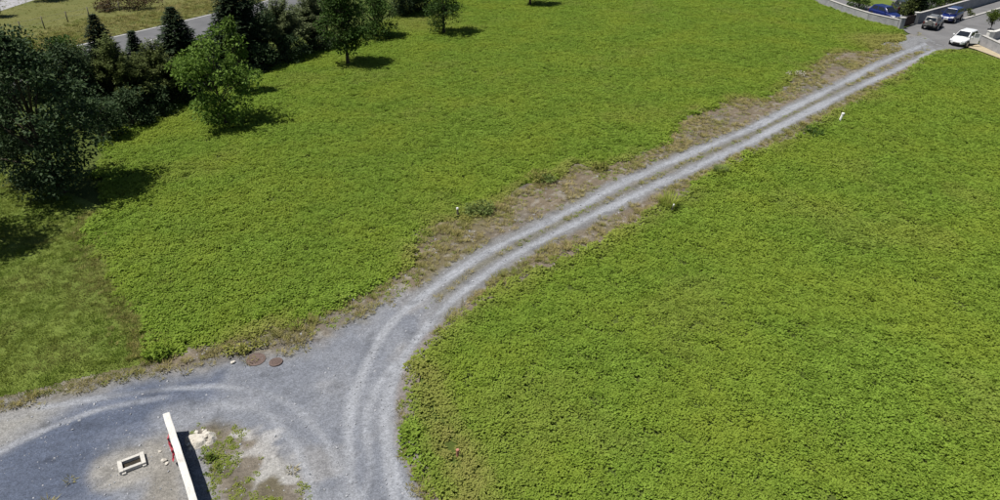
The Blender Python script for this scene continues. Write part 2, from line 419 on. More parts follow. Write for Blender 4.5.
# open junction
mp = smooth(.7, -1.2, sdist(P, PALEGRAVEL) + wob * 1.8)
col = lay(col, S(153, 157, 166), mp)
col = lay(col, S(138, 143, 154), mp * smooth(.45, .7, nA))
col = lay(col, S(164, 164, 166), mp * smooth(.55, .75, fbm(X, Y, 2.2, 9, 4)) * .8)
md = smooth(.35, -.9, sdist(P, DARKGRAVEL) + wob * 1.2)
col = lay(col, S(97, 107, 128), md * .95)
col = lay(col, S(122, 130, 148), md * smooth(.5, .72, fbm(X * .6 + Y * .2, Y * 1.6 - X * .3, 1.6, 11, 4)) * .8)
col = lay(col, S(172, 170, 164), smooth(.6, -1.4, sdist(P, SANDY) + wob * 2) * .85)
col = lay(col, S(153, 149, 141), smooth(.4, -.7, sdist(P, BEIGE) + wob) * .9)
ch = np.array(G(129, 466)[:2])
dch = np.hypot(X - ch[0], (Y - ch[1]))
col = lay(col, S(172, 169, 163), smooth(1.55, .7, dch + wob * 1.3) * .9)
mi = smooth(.3, -.5, sdist(P, ISLAND) + wob * 1.2)
col = lay(col, S(138, 130, 118), mi)
col = lay(col, S(112, 106, 82), mi * smooth(.48, .62, nB) * .7)
col = lay(col, S(204, 204, 204), smooth(.35, -.2, sdist(P, WHITEPATCH) + (nC - .5) * 2.0 + (nB - .5) * .8) * .7)
# wheel lines
br = .55 + .75 * fbm(X, Y, 2.5, 13, 3)
wl = smooth(np.where(Y < 36, .34, .46), .08, dW + wob * np.where(Y < 36, .2, .45) + (fbm(X, Y, 3.5, 14, 2) - .5) * np.where(Y < 36, .15, .35))
col = lay(col, S(177, 181, 189), np.clip(wl * np.where(Y < 38, .75 + .35 * (br - .55), br), 0, 1))
for k, a in enumerate(ARCS):
    da = dist_line(P, a)
    col = lay(col, S(180, 184, 192), smooth(.26, .04, da + wob * .12) * np.clip(.25 + 1.1 * (fbm(X, Y, 2.5, 20 + k, 2) - .2), 0, .8))
# pinkish crumbled margin and dry fringe under the plants
dR = dist_line(P, GP(RM_EDGE))
col = lay(col, S(148, 136, 126), smooth(.5, .15, dR + wob * .5) * .6)
# tyre streaks that follow the ways people drive
st1 = vnoise(np.where(dU < dL, dU, -dL) + 20, Y * .22, .17, 15); st2 = vnoise(dist_line(P, ARCS[0]) + 3, X * .22, .22, 16)
wst = smooth(3.0, .8, dW); st = st1 * wst + (st2 * (1 - wst))
col *= (.91 + .18 * st)[:, None]
spots = smooth(.70, .80, fbm(X, Y, .6, 17, 2)); col *= (1 - .22 * spots)[:, None]
col *= (.90 + .20 * rng.random(len(P)))[:, None]
Z = .004 + (nC - .5) * .02 + (nB - .5) * .03 - .022 * smooth(.45, .05, dW) + .015 * smooth(.5, .2, np.abs(dU - dL)) * smooth(2.2, 1.8, between)
Z = Z - .03 * smooth(.25, .55, sd)
me = mesh_np('gravel_track', np.stack([X, Y, Z], 1), Q, None, True)
ca = me.color_attributes.new('gravel_colour', 'FLOAT_COLOR', 'POINT')
ca.data.foreach_set('color', np.concatenate([col, np.ones((len(P), 1))], 1).astype(np.float32).ravel())
m, nt, b = new_mat('gravel')
at = nd(nt, 'ShaderNodeAttribute'); at.attribute_name = 'gravel_colour'
vo = nd(nt, 'ShaderNodeTexVoronoi'); vo.inputs['Scale'].default_value = 22
ge = nd(nt, 'ShaderNodeNewGeometry'); nt.links.new(ge.outputs['Position'], vo.inputs['Vector'])
sep = nd(nt, 'ShaderNodeSeparateColor'); nt.links.new(vo.outputs['Color'], sep.inputs[0])
sp = nd(nt, 'ShaderNodeMapRange'); sp.inputs[3].default_value = .76; sp.inputs[4].default_value = 1.24; nt.links.new(sep.outputs[0], sp.inputs[0])
c1 = mixc(nt, 1.0, at.outputs['Color'], sp.outputs[0], 'MULTIPLY')
n2 = nd(nt, 'ShaderNodeMapRange'); n2.inputs[1].default_value = .25; n2.inputs[2].default_value = .75; n2.inputs[3].default_value = .84; n2.inputs[4].default_value = 1.16
nt.links.new(noise(nt, 5, 5, .7), n2.inputs[0])
c1 = mixc(nt, 1.0, c1, n2.outputs[0], 'MULTIPLY')
nt.links.new(c1, b.inputs['Base Color']); b.inputs['Roughness'].default_value = .92; b.inputs['Specular IOR Level'].default_value = .2
bump(nt, b, vo.outputs['Distance'], .5, .03)
me.materials.append(m)
track = link('gravel_track', me); track['kind'] = 'structure'

# ------------------------------------------------------------------ small plants for the scattered ground cover
def leaf_arrays(c, d, nrm, L, W, fold=.0):
    """rhombic leaves: centre-base c, direction d, normal nrm, length, width -> V, F"""
    d = d / np.linalg.norm(d, axis=1, keepdims=True)
    s = np.cross(nrm, d); s /= np.linalg.norm(s, axis=1, keepdims=True) + 1e-9
    u = np.cross(d, s)
    L = np.asarray(L)[:, None]; W = np.asarray(W)[:, None]
    V = np.stack([c, c + d * L * .45 + s * W * .5 + u * W * fold, c + d * L, c + d * L * .45 - s * W * .5 + u * W * fold], 1).reshape(-1, 3)
    F = np.arange(len(c) * 4).reshape(-1, 4)
    return V, F
def plant_mesh(name, n, R, Hh, L, W, mat, seed, up=.35):
    r = np.random.default_rng(seed)
    a = r.random(n) * 2 * np.pi; q = np.sqrt(r.random(n))
    c = np.stack([np.cos(a) * q * R, np.sin(a) * q * R, Hh * (1 - .75 * q ** 2) * (.55 + .55 * r.random(n))], 1)
    a2 = a + r.normal(0, .7, n)
    d = np.stack([np.cos(a2), np.sin(a2), up * r.normal(0, 1, n) + .05], 1)
    nn = np.stack([r.normal(0, .28, n), r.normal(0, .28, n), np.ones(n)], 1)
    V, F = leaf_arrays(c, d, nn, L * (.7 + .6 * r.random(n)), W * (.7 + .6 * r.random(n)), .15)
    return mesh_np(name, V, F, mat)
def grass_mesh(name, n, R, Hh, W, mat, seed, lean=.5):
    r = np.random.default_rng(seed)
    a = r.random(n) * 2 * np.pi; q = np.sqrt(r.random(n)) * R
    c = np.stack([np.cos(a) * q, np.sin(a) * q, np.zeros(n)], 1)
    a2 = a + r.normal(0, .8, n); ln = lean * (.4 + r.random(n))
    d = np.stack([np.cos(a2) * ln, np.sin(a2) * ln, np.ones(n)], 1)
    nn = np.stack([-np.sin(a2) * .3 + np.cos(a2), np.cos(a2) * .3 + np.sin(a2), -ln], 1)
    L = Hh * (.55 + .6 * r.random(n))
    V, F = leaf_arrays(c, d, nn, L, np.full(n, W), 0)
    return mesh_np(name, V, F, mat)
def stone_mesh(name, seed, mat):
    import bmesh
    bm = bmesh.new(); bmesh.ops.create_icosphere(bm, subdivisions=1, radius=1)
    r = random.Random(seed)
    for v in bm.verts: v.co = v.co * r.uniform(.7, 1.15); v.co.z *= .6
    me = bpy.data.meshes.new(name); bm.to_mesh(me); bm.free(); me.materials.append(mat); return me
def proto(name, meshes):
    c = bpy.data.collections.new(name)
    for i, me in enumerate(meshes):
        c.objects.link(bpy.data.objects.new(name, me))
    return c
PROTO = {
    'meadow': proto('meadow_plant', [plant_mesh('meadow_plant', 42, .25, .20, .115, .075, M['leaf_meadow'], 10 + i, .25) for i in range(5)]),
    'lawn': proto('lawn_tuft', [grass_mesh('lawn_tuft', 22, .17, .10, .028, M['leaf_lawn'], 30 + i, 1.1) for i in range(4)]),
    'dry': proto('dry_tuft', [grass_mesh('dry_tuft', 30, .15, .26, .026, M['leaf_dry'], 50 + i, 1.5) for i in range(4)]),
    'low': proto('low_weed', [plant_mesh('low_weed', 16, .13, .08, .10, .06, M['leaf_meadow'], 70 + i) for i in range(4)]),
    'stone': proto('loose_stone', [stone_mesh('loose_stone', i, M['pebble']) for i in range(4)]),
}
def scatter(name, pts, scl, proto_c, nvar, dry=None, label=None, cat=None, tilt=.15):
    N = len(pts)
    me = bpy.data.meshes.new(name); me.vertices.add(N); me.vertices.foreach_set('co', np.asarray(pts, np.float32).ravel())
    def att(n, t, v):
        a = me.attributes.new(n, t, 'POINT'); a.data.foreach_set('vector' if t == 'FLOAT_VECTOR' else 'value', v)
    rot = np.stack([rng.normal(0, tilt, N), rng.normal(0, tilt, N), rng.random(N) * 6.283], 1)
    att('rot', 'FLOAT_VECTOR', rot.astype(np.float32).ravel()); att('scl', 'FLOAT', np.asarray(scl, np.float32)); att('pick', 'INT', rng.integers(0, nvar, N).astype(np.int32))
    att('dry', 'FLOAT', (np.zeros(N) if dry is None else np.clip(dry, 0, 1)).astype(np.float32))
    o = link(name, me); tag(o, label, cat, None, 'stuff')
    ng = bpy.data.node_groups.new(name, 'GeometryNodeTree')
    ng.interface.new_socket('Geometry', in_out='INPUT', socket_type='NodeSocketGeometry'); ng.interface.new_socket('Geometry', in_out='OUTPUT', socket_type='NodeSocketGeometry')
    gi, go = ng.nodes.new('NodeGroupInput'), ng.nodes.new('NodeGroupOutput')
    ip = ng.nodes.new('GeometryNodeInstanceOnPoints'); ci = ng.nodes.new('GeometryNodeCollectionInfo')
    ci.inputs['Collection'].default_value = proto_c; ci.inputs['Separate Children'].default_value = True; ci.inputs['Reset Children'].default_value = True
    def na(n, t):
        x = ng.nodes.new('GeometryNodeInputNamedAttribute'); x.data_type = t; x.inputs[0].default_value = n; return x.outputs[0]
    er = ng.nodes.new('FunctionNodeEulerToRotation')
    ng.links.new(na('rot', 'FLOAT_VECTOR'), er.inputs[0]); ng.links.new(er.outputs[0], ip.inputs['Rotation'])
    ng.links.new(na('scl', 'FLOAT'), ip.inputs['Scale']); ng.links.new(na('pick', 'INT'), ip.inputs['Instance Index']); ip.inputs['Pick Instance'].default_value = True
    ng.links.new(gi.outputs[0], ip.inputs['Points']); ng.links.new(ci.outputs[0], ip.inputs['Instance']); ng.links.new(ip.outputs[0], go.inputs[0])
    md = o.modifiers.new('scatter', 'NODES'); md.node_group = ng
    return o
def project(P):
    """photo pixel of ground points, to leave out what lies far outside the view"""
    zc = P[:, 1] * CP + CAM_H * SP
    return 500 + FPX * P[:, 0] / zc, 250 + FPX * (CAM_H * CP - P[:, 1] * SP) / zc
def fill(poly, dens, soft=.5, amp=.8, margin=(-140, 1140, -45, 600)):
    lo, hi = poly.min(0), poly.max(0); A = np.prod(hi - lo); N = int(A * dens)
    P = lo + rng.random((N, 2)) * (hi - lo)
    zc = P[:, 1] * CP + CAM_H * SP
    P = P[zc > 5]; px, py = project(P)
    P = P[(px > margin[0]) & (px < margin[1]) & (py > margin[2]) & (py < margin[3])]
    P = P[inside(P, poly) | (dist_line(P, np.vstack([poly, poly[:1]])) < 1.2)]
    s = sdist(P, poly) + (fbm(P[:, 0], P[:, 1], 1.4, 40, 3) - .5) * amp * 2
    k = s < 0
    return P[k], -s[k]
def at0(P, z=0.0): return np.concatenate([P, np.full((len(P), 1), z)], 1)

for nm, poly, lab, edge in (('meadow_plants', LM, 'dense green leafy meadow left of the gravel track', LM_EDGE[5:]), ('meadow_plants', RM, 'dense green leafy meadow right of the gravel track', RM_EDGE)):
    P, s = fill(poly, 23, amp=.8 if poly is LM else .4)
    X, Y = P.T
    hn = .6 * fbm(X, Y, 1.1, 50, 3) + .4 * vnoise(X, Y, .45, 58); big = fbm(X, Y, 9, 51, 3)
    sc = (.66 + .62 * hn) * (.85 + .3 * big) * smooth(-.1, .9, s + .6) * (1 + .5 * smooth(1.2, .2, s) * (fbm(X, Y, 1.6, 57, 2) > .5))
    e = dist_line(P, GP(edge))
    dry = smooth(1.8, .1, e + (hn - .5) * 1.6) * .75 * smooth(.25, .6, fbm(X, Y, 3, 52, 2)) + rng.normal(0, .06, len(P))
    dry = np.where(poly is RM, dry * .6, dry) + .2 * smooth(.62, .75, fbm(X, Y, 5, 53, 3))
    keep = rng.random(len(P)) > .25 * smooth(.62, .8, fbm(X, Y, .8, 54, 2))
    keep &= rng.random(len(P)) < .4 + .6 * smooth(0, 1.0, s)
    if poly is RM:     # thin, yellowing seam that runs along near the edge
        seam = catmull(GP([(425, 375), (432, 400), (438, 425), (452, 448), (468, 472), (476, 500), (492, 540)]))
        ds = dist_line(P, seam) + (hn - .5) * .5
        keep &= rng.random(len(P)) > smooth(.34, .08, ds) * .92 * (fbm(X, Y, .9, 55, 2) > .42)
        dry += .7 * smooth(1.3, .2, ds)
        far = GP([(905, 78), (940, 60), (1000, 66)])
    else:              # yellowed rank grass near the yard
        yg = np.array(G(893, 42)[:2]); dy = np.hypot(X - yg[0], Y - yg[1])
        dry += .95 * smooth(7, 3, dy + (big - .5) * 4)
        hp = np.array(G(418, 22)[:2]); dry += .45 * smooth(8, 2, np.hypot(X - hp[0], Y - hp[1]))
    scatter(nm, at0(P[keep], -.06), sc[keep], PROTO['meadow'], 5, dry[keep], lab, 'meadow')

P, s = fill(LAWN, 34, amp=.5)
X, Y = P.T
scatter('lawn_grass', at0(P, -.033), .7 + .6 * fbm(X, Y, .7, 60, 3), PROTO['lawn'], 4, .45 * smooth(.45, .75, fbm(X, Y, 2.2, 61, 4)) + .3 * smooth(1.1, .1, dist_line(P, GP(LM_EDGE[:6])) + (fbm(X, Y, 1, 62, 2) - .5)), 'short mown grass left of the meadow', 'grass')

ed = catmull(GP(LM_EDGE[:6]), 30); P = ed[rng.integers(0, len(ed), 420)] + rng.normal(0, .38, (420, 2)) - np.array([.25, 0])
scatter('edge_grass', at0(P, -.03), .5 + .6 * rng.random(420), PROTO['dry'], 4, -.5 + .8 * rng.random(420), 'straw-coloured grass between mown lawn and meadow', 'grass')
# dry grass on the verges, weeds between the wheel lines, weeds on the island
P, s = fill(GRAVEL, 18, amp=.1)
X, Y = P.T
dU, dL = dist_line(P, WHEEL_U), dist_line(P, WHEEL_L); dW = np.minimum(dU, dL)
inpale = smooth(.2, -.8, sdist(P, PALEGRAVEL))
dEdge = np.minimum(dist_line(P, GP(LM_EDGE[5:])), dist_line(P, GP(RM_EDGE)))
dRM = dist_line(P, GP(RM_EDGE))
pr = .10 + .55 * smooth(.42, .60, fbm(X, Y, 1.6, 5, 3)) + .8 * smooth(1.2, .1, dEdge) + .5 * smooth(1.7, .3, dRM) * (Y > 33) * (fbm(X, Y, 1.1, 66, 2) > .45)
pr *= smooth(.45, .75, dW) * (1 - .997 * inpale * smooth(.35, .8, dEdge))
left_fringe = smooth(.9, .2, dist_line(P, GP([(-100, 425), (0, 403), (50, 391), (100, 379), (140, 371), (160, 362), (205, 358)])))
yd = np.array(G(926, 43)[:2]); dyard = np.hypot(X - yd[0], Y - yd[1]); pr = np.maximum(pr, left_fringe * .7) * smooth(2.5, 5.5, dyard)
k = rng.random(len(P)) < pr
scatter('verge_grass', at0(P[k]), (.5 + .6 * rng.random(k.sum())) * (.75 + .5 * vnoise(X[k], Y[k], 1.2, 67)), PROTO['dry'], 4, .15 + .7 * vnoise(X[k], Y[k], 2.2, 68), 'sparse dry grass on the verges of the gravel track', 'grass')
mid = smooth(2.5, 6, dyard) * smooth(.55, .15, np.abs(dU - dL)) * smooth(2.4, 1.9, dU + dL) * (fbm(X, Y, 1.5, 70, 3) > .44) * smooth(31, 36, Y)
dLM = dist_line(P, GP(LM_EDGE[9:]))
k = rng.random(len(P)) < np.maximum(np.maximum(mid * .55, .05 * (1 - inpale) * (dW > .6)), .75 * smooth(1.9, .2, np.minimum(dLM, dRM + .5) + 1.6 * (fbm(X, Y, 1.3, 71, 2) - .5)) * smooth(.5, .9, dW) * smooth(2.5, 5.5, dyard))
scatter('track_weeds', at0(P[k], -.005), .4 + .5 * rng.random(k.sum()), PROTO['low'], 4, .1 + .6 * rng.random(k.sum()), 'low weeds growing between the two wheel lines', 'weeds')
P, s = fill(ISLAND, 75, amp=.3)
X, Y = P.T
mo = smooth(.50, .60, fbm(X, Y, 1.3, 72, 3) + .15 * smooth(1.1, .3, dist_line(P, GP([(204, 450), (214, 472), (240, 515)]))) - .2 * smooth(.4, -.2, sdist(P, WHITEPATCH)) + .02)
k = rng.random(len(P)) < mo * .8 + .03
scatter('island_weeds', at0(P[k], -.005), .3 + .4 * rng.random(k.sum()), PROTO['low'], 4, .1 + .5 * vnoise(X[k], Y[k], .5, 73), 'yellow-green weeds and moss beside the pale wall', 'weeds')
# loose stones on the near gravel
near = GRAVEL.copy()
P, s = fill(near, 9, amp=.1)
P = P[P[:, 1] < 48]
scatter('loose_stones', at0(P, .004), np.clip(rng.gamma(2.0, .011, len(P)), .008, .07), PROTO['stone'], 4, None, 'loose grey stones strewn over the gravel', 'gravel', .5)
# rank dry grass beyond the main road
P, s = fill(GP([(-140, 102), (0, 63), (95, 40), (165, 24), (222, 10.5), (300, -9), (300, -40), (-140, -40)]), 7, amp=.3, margin=(-140, 400, -40, 120))
X, Y = P.T
dr = dist_line(P, ROAD_FAR)
dfz = smooth(13, 7, dr + 5 * (fbm(X, Y, 6, 75, 3) - .5))
k = rng.random(len(P)) < .25 + .75 * dfz
scatter('field_grass', at0(P[k], -.016), (.5 + .5 * rng.random(k.sum())) * (.7 + 2.2 * dfz[k] * fbm(X[k], Y[k], 3, 76, 3)), PROTO['dry'], 4, np.clip(-.1 + .8 * fbm(X[k], Y[k], 4, 77, 3) * dfz[k], 0, .6), 'dry rank grass beyond the main road', 'grass')

# ------------------------------------------------------------------ trees and shrubs
def crown_leaves(r, centres, rc, per, L, W, droop=0.0, flat=.75):
    """leaf clumps: leaves on the outside of each clump ball, facing outward and up"""
    K = len(centres); n = K * per
    c = np.repeat(centres, per, 0); R = np.repeat(rc, per)
    v = r.normal(0, 1, (n, 3)); v[:, 2] = v[:, 2] * .9 + .25; v /= np.linalg.norm(v, axis=1, keepdims=True)
    q = R * (.45 + .55 * r.random(n) ** .5)
    pos = c + v * q[:, None] * np.array([1, 1, flat])
    d = v + r.normal(0, .5, (n, 3)); d[:, 2] -= droop + .2
    nn = v * .6 + np.array([0, 0, .7]) + r.normal(0, .35, (n, 3))
    return leaf_arrays(pos, d, nn, L * (.6 + .8 * r.random(n)), W * (.6 + .8 * r.random(n)), .1)
def env(t, shape):
    if shape == 'round': return np.sqrt(np.clip(1 - (2 * t - 1) ** 2, 0, 1)) ** .8
    if shape == 'egg': return np.clip(np.sin(np.pi * np.clip(t, 0, 1) ** .72), 0, 1) ** .75
    if shape == 'cone': return np.clip((1 - t) ** .8, 0.05, 1) * smooth(-.05, .12, t)
    if shape == 'dome': return np.sqrt(np.clip(1 - t ** 2, 0, 1))
def leafy(name, label, base, Hh, R, mat, seed, shape='egg', z0=.15, K=160, per=45, leaf=.2, rc=.55, cat='tree', group=None, trunk=.14, droop=0., xy=(1., 1.), lean=(0., 0.), stems=1, lobed=None):
    lobed = (.5 if shape == 'dome' else .66) if lobed is None else lobed
    r = np.random.default_rng(seed)
    root = empty(name, (base[0], base[1], 0)); tag(root, label, cat, group)
    t = r.random(K) ** .85; a = r.random(K) * 2 * np.pi
    lump = 1 + .22 * np.sin(a * 2 + r.random() * 6) * np.sin(t * 7 + r.random() * 6) + r.normal(0, .10, K)
    q = np.clip(r.random(K), 0, 1) ** .38
    rad = env(t, shape) * R * q * lump
    zz = Hh * (z0 + (1 - z0) * t * .97)
    cen = np.stack([np.cos(a) * rad * xy[0] + lean[0] * t, np.sin(a) * rad * xy[1] + lean[1] * t, zz], 1)
    nl = max(7, int(K / 13)); tl = (np.arange(nl) + r.random(nl)) / nl; al = r.random(nl) * 6.283; ql = env(tl, shape) * R * (.55 + .5 * r.random(nl))
    lob = np.stack([np.cos(al) * ql * xy[0] + lean[0] * tl, np.sin(al) * ql * xy[1] + lean[1] * tl, Hh * (z0 + (1 - z0) * tl * .95)], 1)
    inl = r.random(K) < lobed; which = r.integers(0, nl, K)
    lc = lob[which] + r.normal(0, 1, (K, 3)) * np.array([.20 * R, .20 * R, .15 * R])
    cen = np.where(inl[:, None], lc, cen)
    rcs = rc * (.6 + .8 * r.random(K))
    cen[:, 2] = np.maximum(cen[:, 2], rcs * .7)
    V, F = crown_leaves(r, cen, rcs, per, leaf, leaf * .62, droop)
    V[:, 2] = np.maximum(V[:, 2], .02)
    link('crown', mesh_np('crown', V, F, mat), root)
    tb = MB()
    top = Hh * .82
    for s_ in range(stems):
        off = np.array([0, 0]) if stems == 1 else r.normal(0, .35, 2) * R * .35
        p = [(off[0] * .4 + lean[0] * u * .8 + off[0] * u + r.normal(0, .03) * Hh * u * .5, off[1] * .4 + lean[1] * u * .8 + off[1] * u + r.normal(0, .03) * Hh * u * .5, -.05 + top * u) for u in np.linspace(0, 1, 7)]
        tb.tube(p, [trunk * (1.25 if i == 0 else 1) * (1 - .13 * i) for i in range(7)], 8)
    for i in r.choice(K, min(K, 26), replace=False):
        c = cen[i]; z1 = max(.12 * Hh, c[2] * .55); u = min(z1 / top, 1)
        s_ = np.array([lean[0] * u * .8, lean[1] * u * .8, z1]); m_ = (s_ + c) / 2 + np.array([0, 0, .06 * Hh * r.random()])
        tb.tube([s_, m_, c], [trunk * .38, trunk * .25, trunk * .08], 5)
    tb.build('trunk', M['bark'], root, smooth_=True)
    return root
def conifer(name, label, base, Hh, R, mat, seed, z0=.05, cat='tree', group=None, power=.85, dens=1.0, leaf=.56):
    r = np.random.default_rng(seed)
    root = empty(name, (base[0], base[1], 0)); tag(root, label, cat, group)
    nl = int(Hh / .17); cs, ds, ns = [], [], []; bt = MB()
    for i in range(nl):
        t = i / nl; z = Hh * (z0 + (1 - z0) * t); Rl = R * (1 - t) ** power * (.8 + .35 * r.random()) + .08
        nb = max(7, int((11 + 6 * (1 - t)) * dens)); ph = r.random() * 6.28
        for b_ in range(nb):
            a = ph + 6.283 * b_ / nb + r.normal(0, .18); Lb = Rl * (.72 + .42 * r.random())
            m_ = max(4, int(Lb / .11)); u = np.linspace(.15, 1, m_)
            lift = .22 + .35 * t
            x = np.cos(a) * Lb * u; y = np.sin(a) * Lb * u; zz = z + Lb * (lift * u - .34 * u ** 2) + r.normal(0, .02, m_)
            for sgn in (-1, 1):
                aa = a + sgn * (.75 + r.normal(0, .25, m_))
                cs.append(np.stack([x, y, zz], 1)); ds.append(np.stack([np.cos(aa), np.sin(aa), -.12 + r.normal(0, .22, m_)], 1)); ns.append(np.stack([r.normal(0, .3, m_), r.normal(0, .3, m_), np.ones(m_)], 1))
            cs.append(np.stack([x, y, zz], 1)[-2:]); ds.append(np.tile([np.cos(a), np.sin(a), .1], (2, 1))); ns.append(np.tile([0, 0, 1.], (2, 1)))
            if b_ % 3 == 0: bt.tube([(0, 0, z), (x[-1] * .6, y[-1] * .6, zz[m_ // 2])], [.03, .012], 4)
    cs, ds, ns = np.concatenate(cs), np.concatenate(ds), np.concatenate(ns); n = len(cs)
    tap = 1 - .55 * np.clip(cs[:, 2] / Hh, 0, 1); V, F = leaf_arrays(cs, ds, ns, leaf * tap * (.6 + .7 * r.random(n)), leaf * .4 * tap, .05)
    V[:, 2] = np.maximum(V[:, 2], .02)
    link('crown', mesh_np('crown', V, F, mat), root)
    bt.tube([(0, 0, -.05), (0, 0, Hh * .5), (0, 0, Hh * .985)], [.02 * Hh + .03, .012 * Hh + .02, .012], 8)
    bt.build('trunk', M['bark'], root, smooth_=True)
    return root
def arching(name, label, base, Hh, R, mat, seed, ns=60, leaf=.24, cat='shrub', group=None, xy=(1., 1.)):
    """big shrub of many arching stems with narrow leaves"""
    r = np.random.default_rng(seed)
    root = empty(name, (base[0], base[1], 0)); tag(root, label, cat, group)
    cs, ds, nsn = [], [], []; tb = MB()
    for i in range(ns):
        a = r.random() * 6.283; q = r.random() ** .6; Lr = R * q * (.85 + .3 * r.random()); hh = Hh * (1 - .5 * q ** 2) * (.78 + .3 * r.random())
        m_ = 44; u = np.linspace(.12, 1, m_)
        x = np.cos(a) * Lr * u ** 1.25 * xy[0]; y = np.sin(a) * Lr * u ** 1.25 * xy[1]; z = hh * (1.75 * u - .75 * u ** 2 * (1 + .35 * q))
        c = np.stack([x, y, z], 1)
        if i % 3 == 0: tb.tube([(0, 0, 0)] + [tuple(c[k]) for k in range(4, m_, 10)], [.05, .045, .035, .025, .015][:1 + len(range(4, m_, 10))], 4)
        rep = 8
        cc = np.repeat(c, rep, 0) + r.normal(0, .13, (m_ * rep, 3))
        aa = a + r.normal(0, 1.0, m_ * rep)
        cs.append(cc); ds.append(np.stack([np.cos(aa), np.sin(aa), r.normal(.15, .4, m_ * rep)], 1)); nsn.append(np.stack([r.normal(0, .4, m_ * rep), r.normal(0, .4, m_ * rep), np.ones(m_ * rep)], 1))
    cs, ds, nsn = np.concatenate(cs), np.concatenate(ds), np.concatenate(nsn); n = len(cs)
    V, F = leaf_arrays(cs, ds, nsn, leaf * (.6 + .8 * r.random(n)), leaf * .34 * (.7 + .6 * r.random(n)), .1)
    V[:, 2] = np.maximum(V[:, 2], .02)
    link('crown', mesh_np('crown', V, F, mat), root)
    tb.build('trunk', M['bark'], root, smooth_=True)
    return root
def spot(px, py, top):
    b = G(px, py); return b, height_at(b[1], top)

b, h = spot(62, 192, 34)
leafy('broadleaf_tree', 'big dark broadleaf tree at the left, its shadow falling on the meadow edge', b, h, 3.5, M['leaf_dark'], 1, 'egg', .08, 340, 50, .24, .6, trunk=.24, lean=(-.7, .2))
b, h = spot(-46, 240, 55)
leafy('broadleaf_tree', 'dark tree beyond the left edge whose shadow reaches the mown lawn', b, h, 2.5, M['leaf_dark'], 2, 'egg', .15, 150, 36, .22, .6, trunk=.2)
HEDGE = 'trees and shrubs of the hedgerow'
b, h = spot(12, 140, 36)
arching('hedge_shrub', 'grey-green feathery shrub at the left end of the hedgerow', b, h, 2.7, M['leaf_grey'], 3, 90, .2, group=HEDGE)
b, h = spot(-45, 150, 45)
leafy('broadleaf_tree', 'dark hedgerow tree cut by the left edge of the picture', b, h, 3.2, M['leaf_mid'], 4, 'dome', .05, 200, 40, .22, .6, group=HEDGE, trunk=.18)
b, h = spot(80, 122, 46)
leafy('broadleaf_tree', 'very dark bushy tree just behind the big left tree', b, h, 2.4, M['leaf_dark'], 5, 'dome', .03, 230, 42, .2, .5, group=HEDGE, trunk=.16)
b, h = spot(117, 100, 13)
conifer('conifer_tree', 'slim young conifer standing highest above the olive hedge', b, h, 2.3, M['leaf_conifer'], 6, group=HEDGE, power=.9)
b, h = spot(147, 92, 30)
conifer('conifer_tree', 'smallest pointed conifer, just right of the slim young one', b, h, 1.6, M['leaf_conifer'], 7, group=HEDGE, power=.9)
b, h = spot(128, 112, 38)
arching('hedge_shrub', 'olive arching shrub below the slim young conifer', b, h, 3.0, M['leaf_olive'], 8, 90, .22, group=HEDGE)
b, h = spot(165, 102, 43)
arching('hedge_shrub', 'brownish olive shrub left of the pale green young tree', b, h, 2.8, M['leaf_olive'], 9, 90, .22, group=HEDGE)
b, h = spot(92, 108, 43)
arching('hedge_shrub', 'olive shrub between the big left tree and the slim conifer', b, h, 2.4, M['leaf_olive'], 30, 80, .22, group=HEDGE)
b, h = spot(40, 96, 40)
leafy('broadleaf_tree', 'lighter green bushy tree peeping over the big left tree', b, h, 2.6, M['leaf_shrub'], 31, 'dome', .03, 190, 40, .2, .5, group=HEDGE, trunk=.12)
b, h = spot(72, 84, 39)
leafy('broadleaf_tree', 'green bushy tree at the road verge above the big left tree', b, h, 2.2, M['leaf_mid'], 32, 'dome', .03, 150, 40, .2, .5, group=HEDGE, trunk=.12)
b, h = spot(188, 84, 6)
conifer('conifer_tree', 'broad dark cone-shaped conifer in front of the main road', b, h, 3.0, M['leaf_conifer'], 10, group=HEDGE, power=.85, dens=1.3)
b, h = spot(226, 124, 38)
leafy('young_tree', 'pale green young broadleaf tree standing out on the meadow', b, h, 3.0, M['leaf_light'], 11, 'egg', .16, 150, 50, .24, .5, trunk=.11, lean=(-.5, .3))
b, h = spot(242, 92, 18)
leafy('young_tree', 'narrow yellow-green tree right behind the pale young tree', b, h, 1.3, M['leaf_light'], 12, 'cone', .08, 110, 36, .2, .38, trunk=.09)
b, h = spot(243, 66, -22)
conifer('conifer_tree', 'tall black-green conifer right of the main road centre dashes', b, h, 3.2, M['leaf_conifer'], 13, group=HEDGE, power=.65, dens=1.35)
b, h = spot(262, 62, -4)
leafy('broadleaf_tree', 'dark bushy tree beside the tall black-green conifer', b, h, 2.2, M['leaf_dark'], 14, 'dome', .03, 170, 40, .2, .5, group=HEDGE, trunk=.14)
b, h = spot(285, 55, -3)
arching('hedge_shrub', 'grey-green arching shrub in the middle of the hedgerow', b, h, 3.2, M['leaf_grey'], 15, 100, .24, group=HEDGE)
b, h = spot(312, 46, -10)
arching('hedge_shrub', 'olive arching shrub left of the dark meadow tree', b, h, 2.9, M['leaf_grey'], 16, 90, .24, group=HEDGE)
b, h = spot(328, 36, -4)
leafy('broadleaf_tree', 'dark hedge tree half hidden behind the meadow tree', b, h, 2.2, M['leaf_olive'], 17, 'dome', .03, 150, 36, .2, .5, group=HEDGE, trunk=.13)
b, h = spot(348, 64, -16)
leafy('meadow_tree', 'dark green tree with short bare trunk standing alone on the meadow', b, h, 2.15, M['leaf_mid'], 18, 'egg', .22, 230, 46, .23, .56, trunk=.17)
b, h = spot(376, 37, -10)
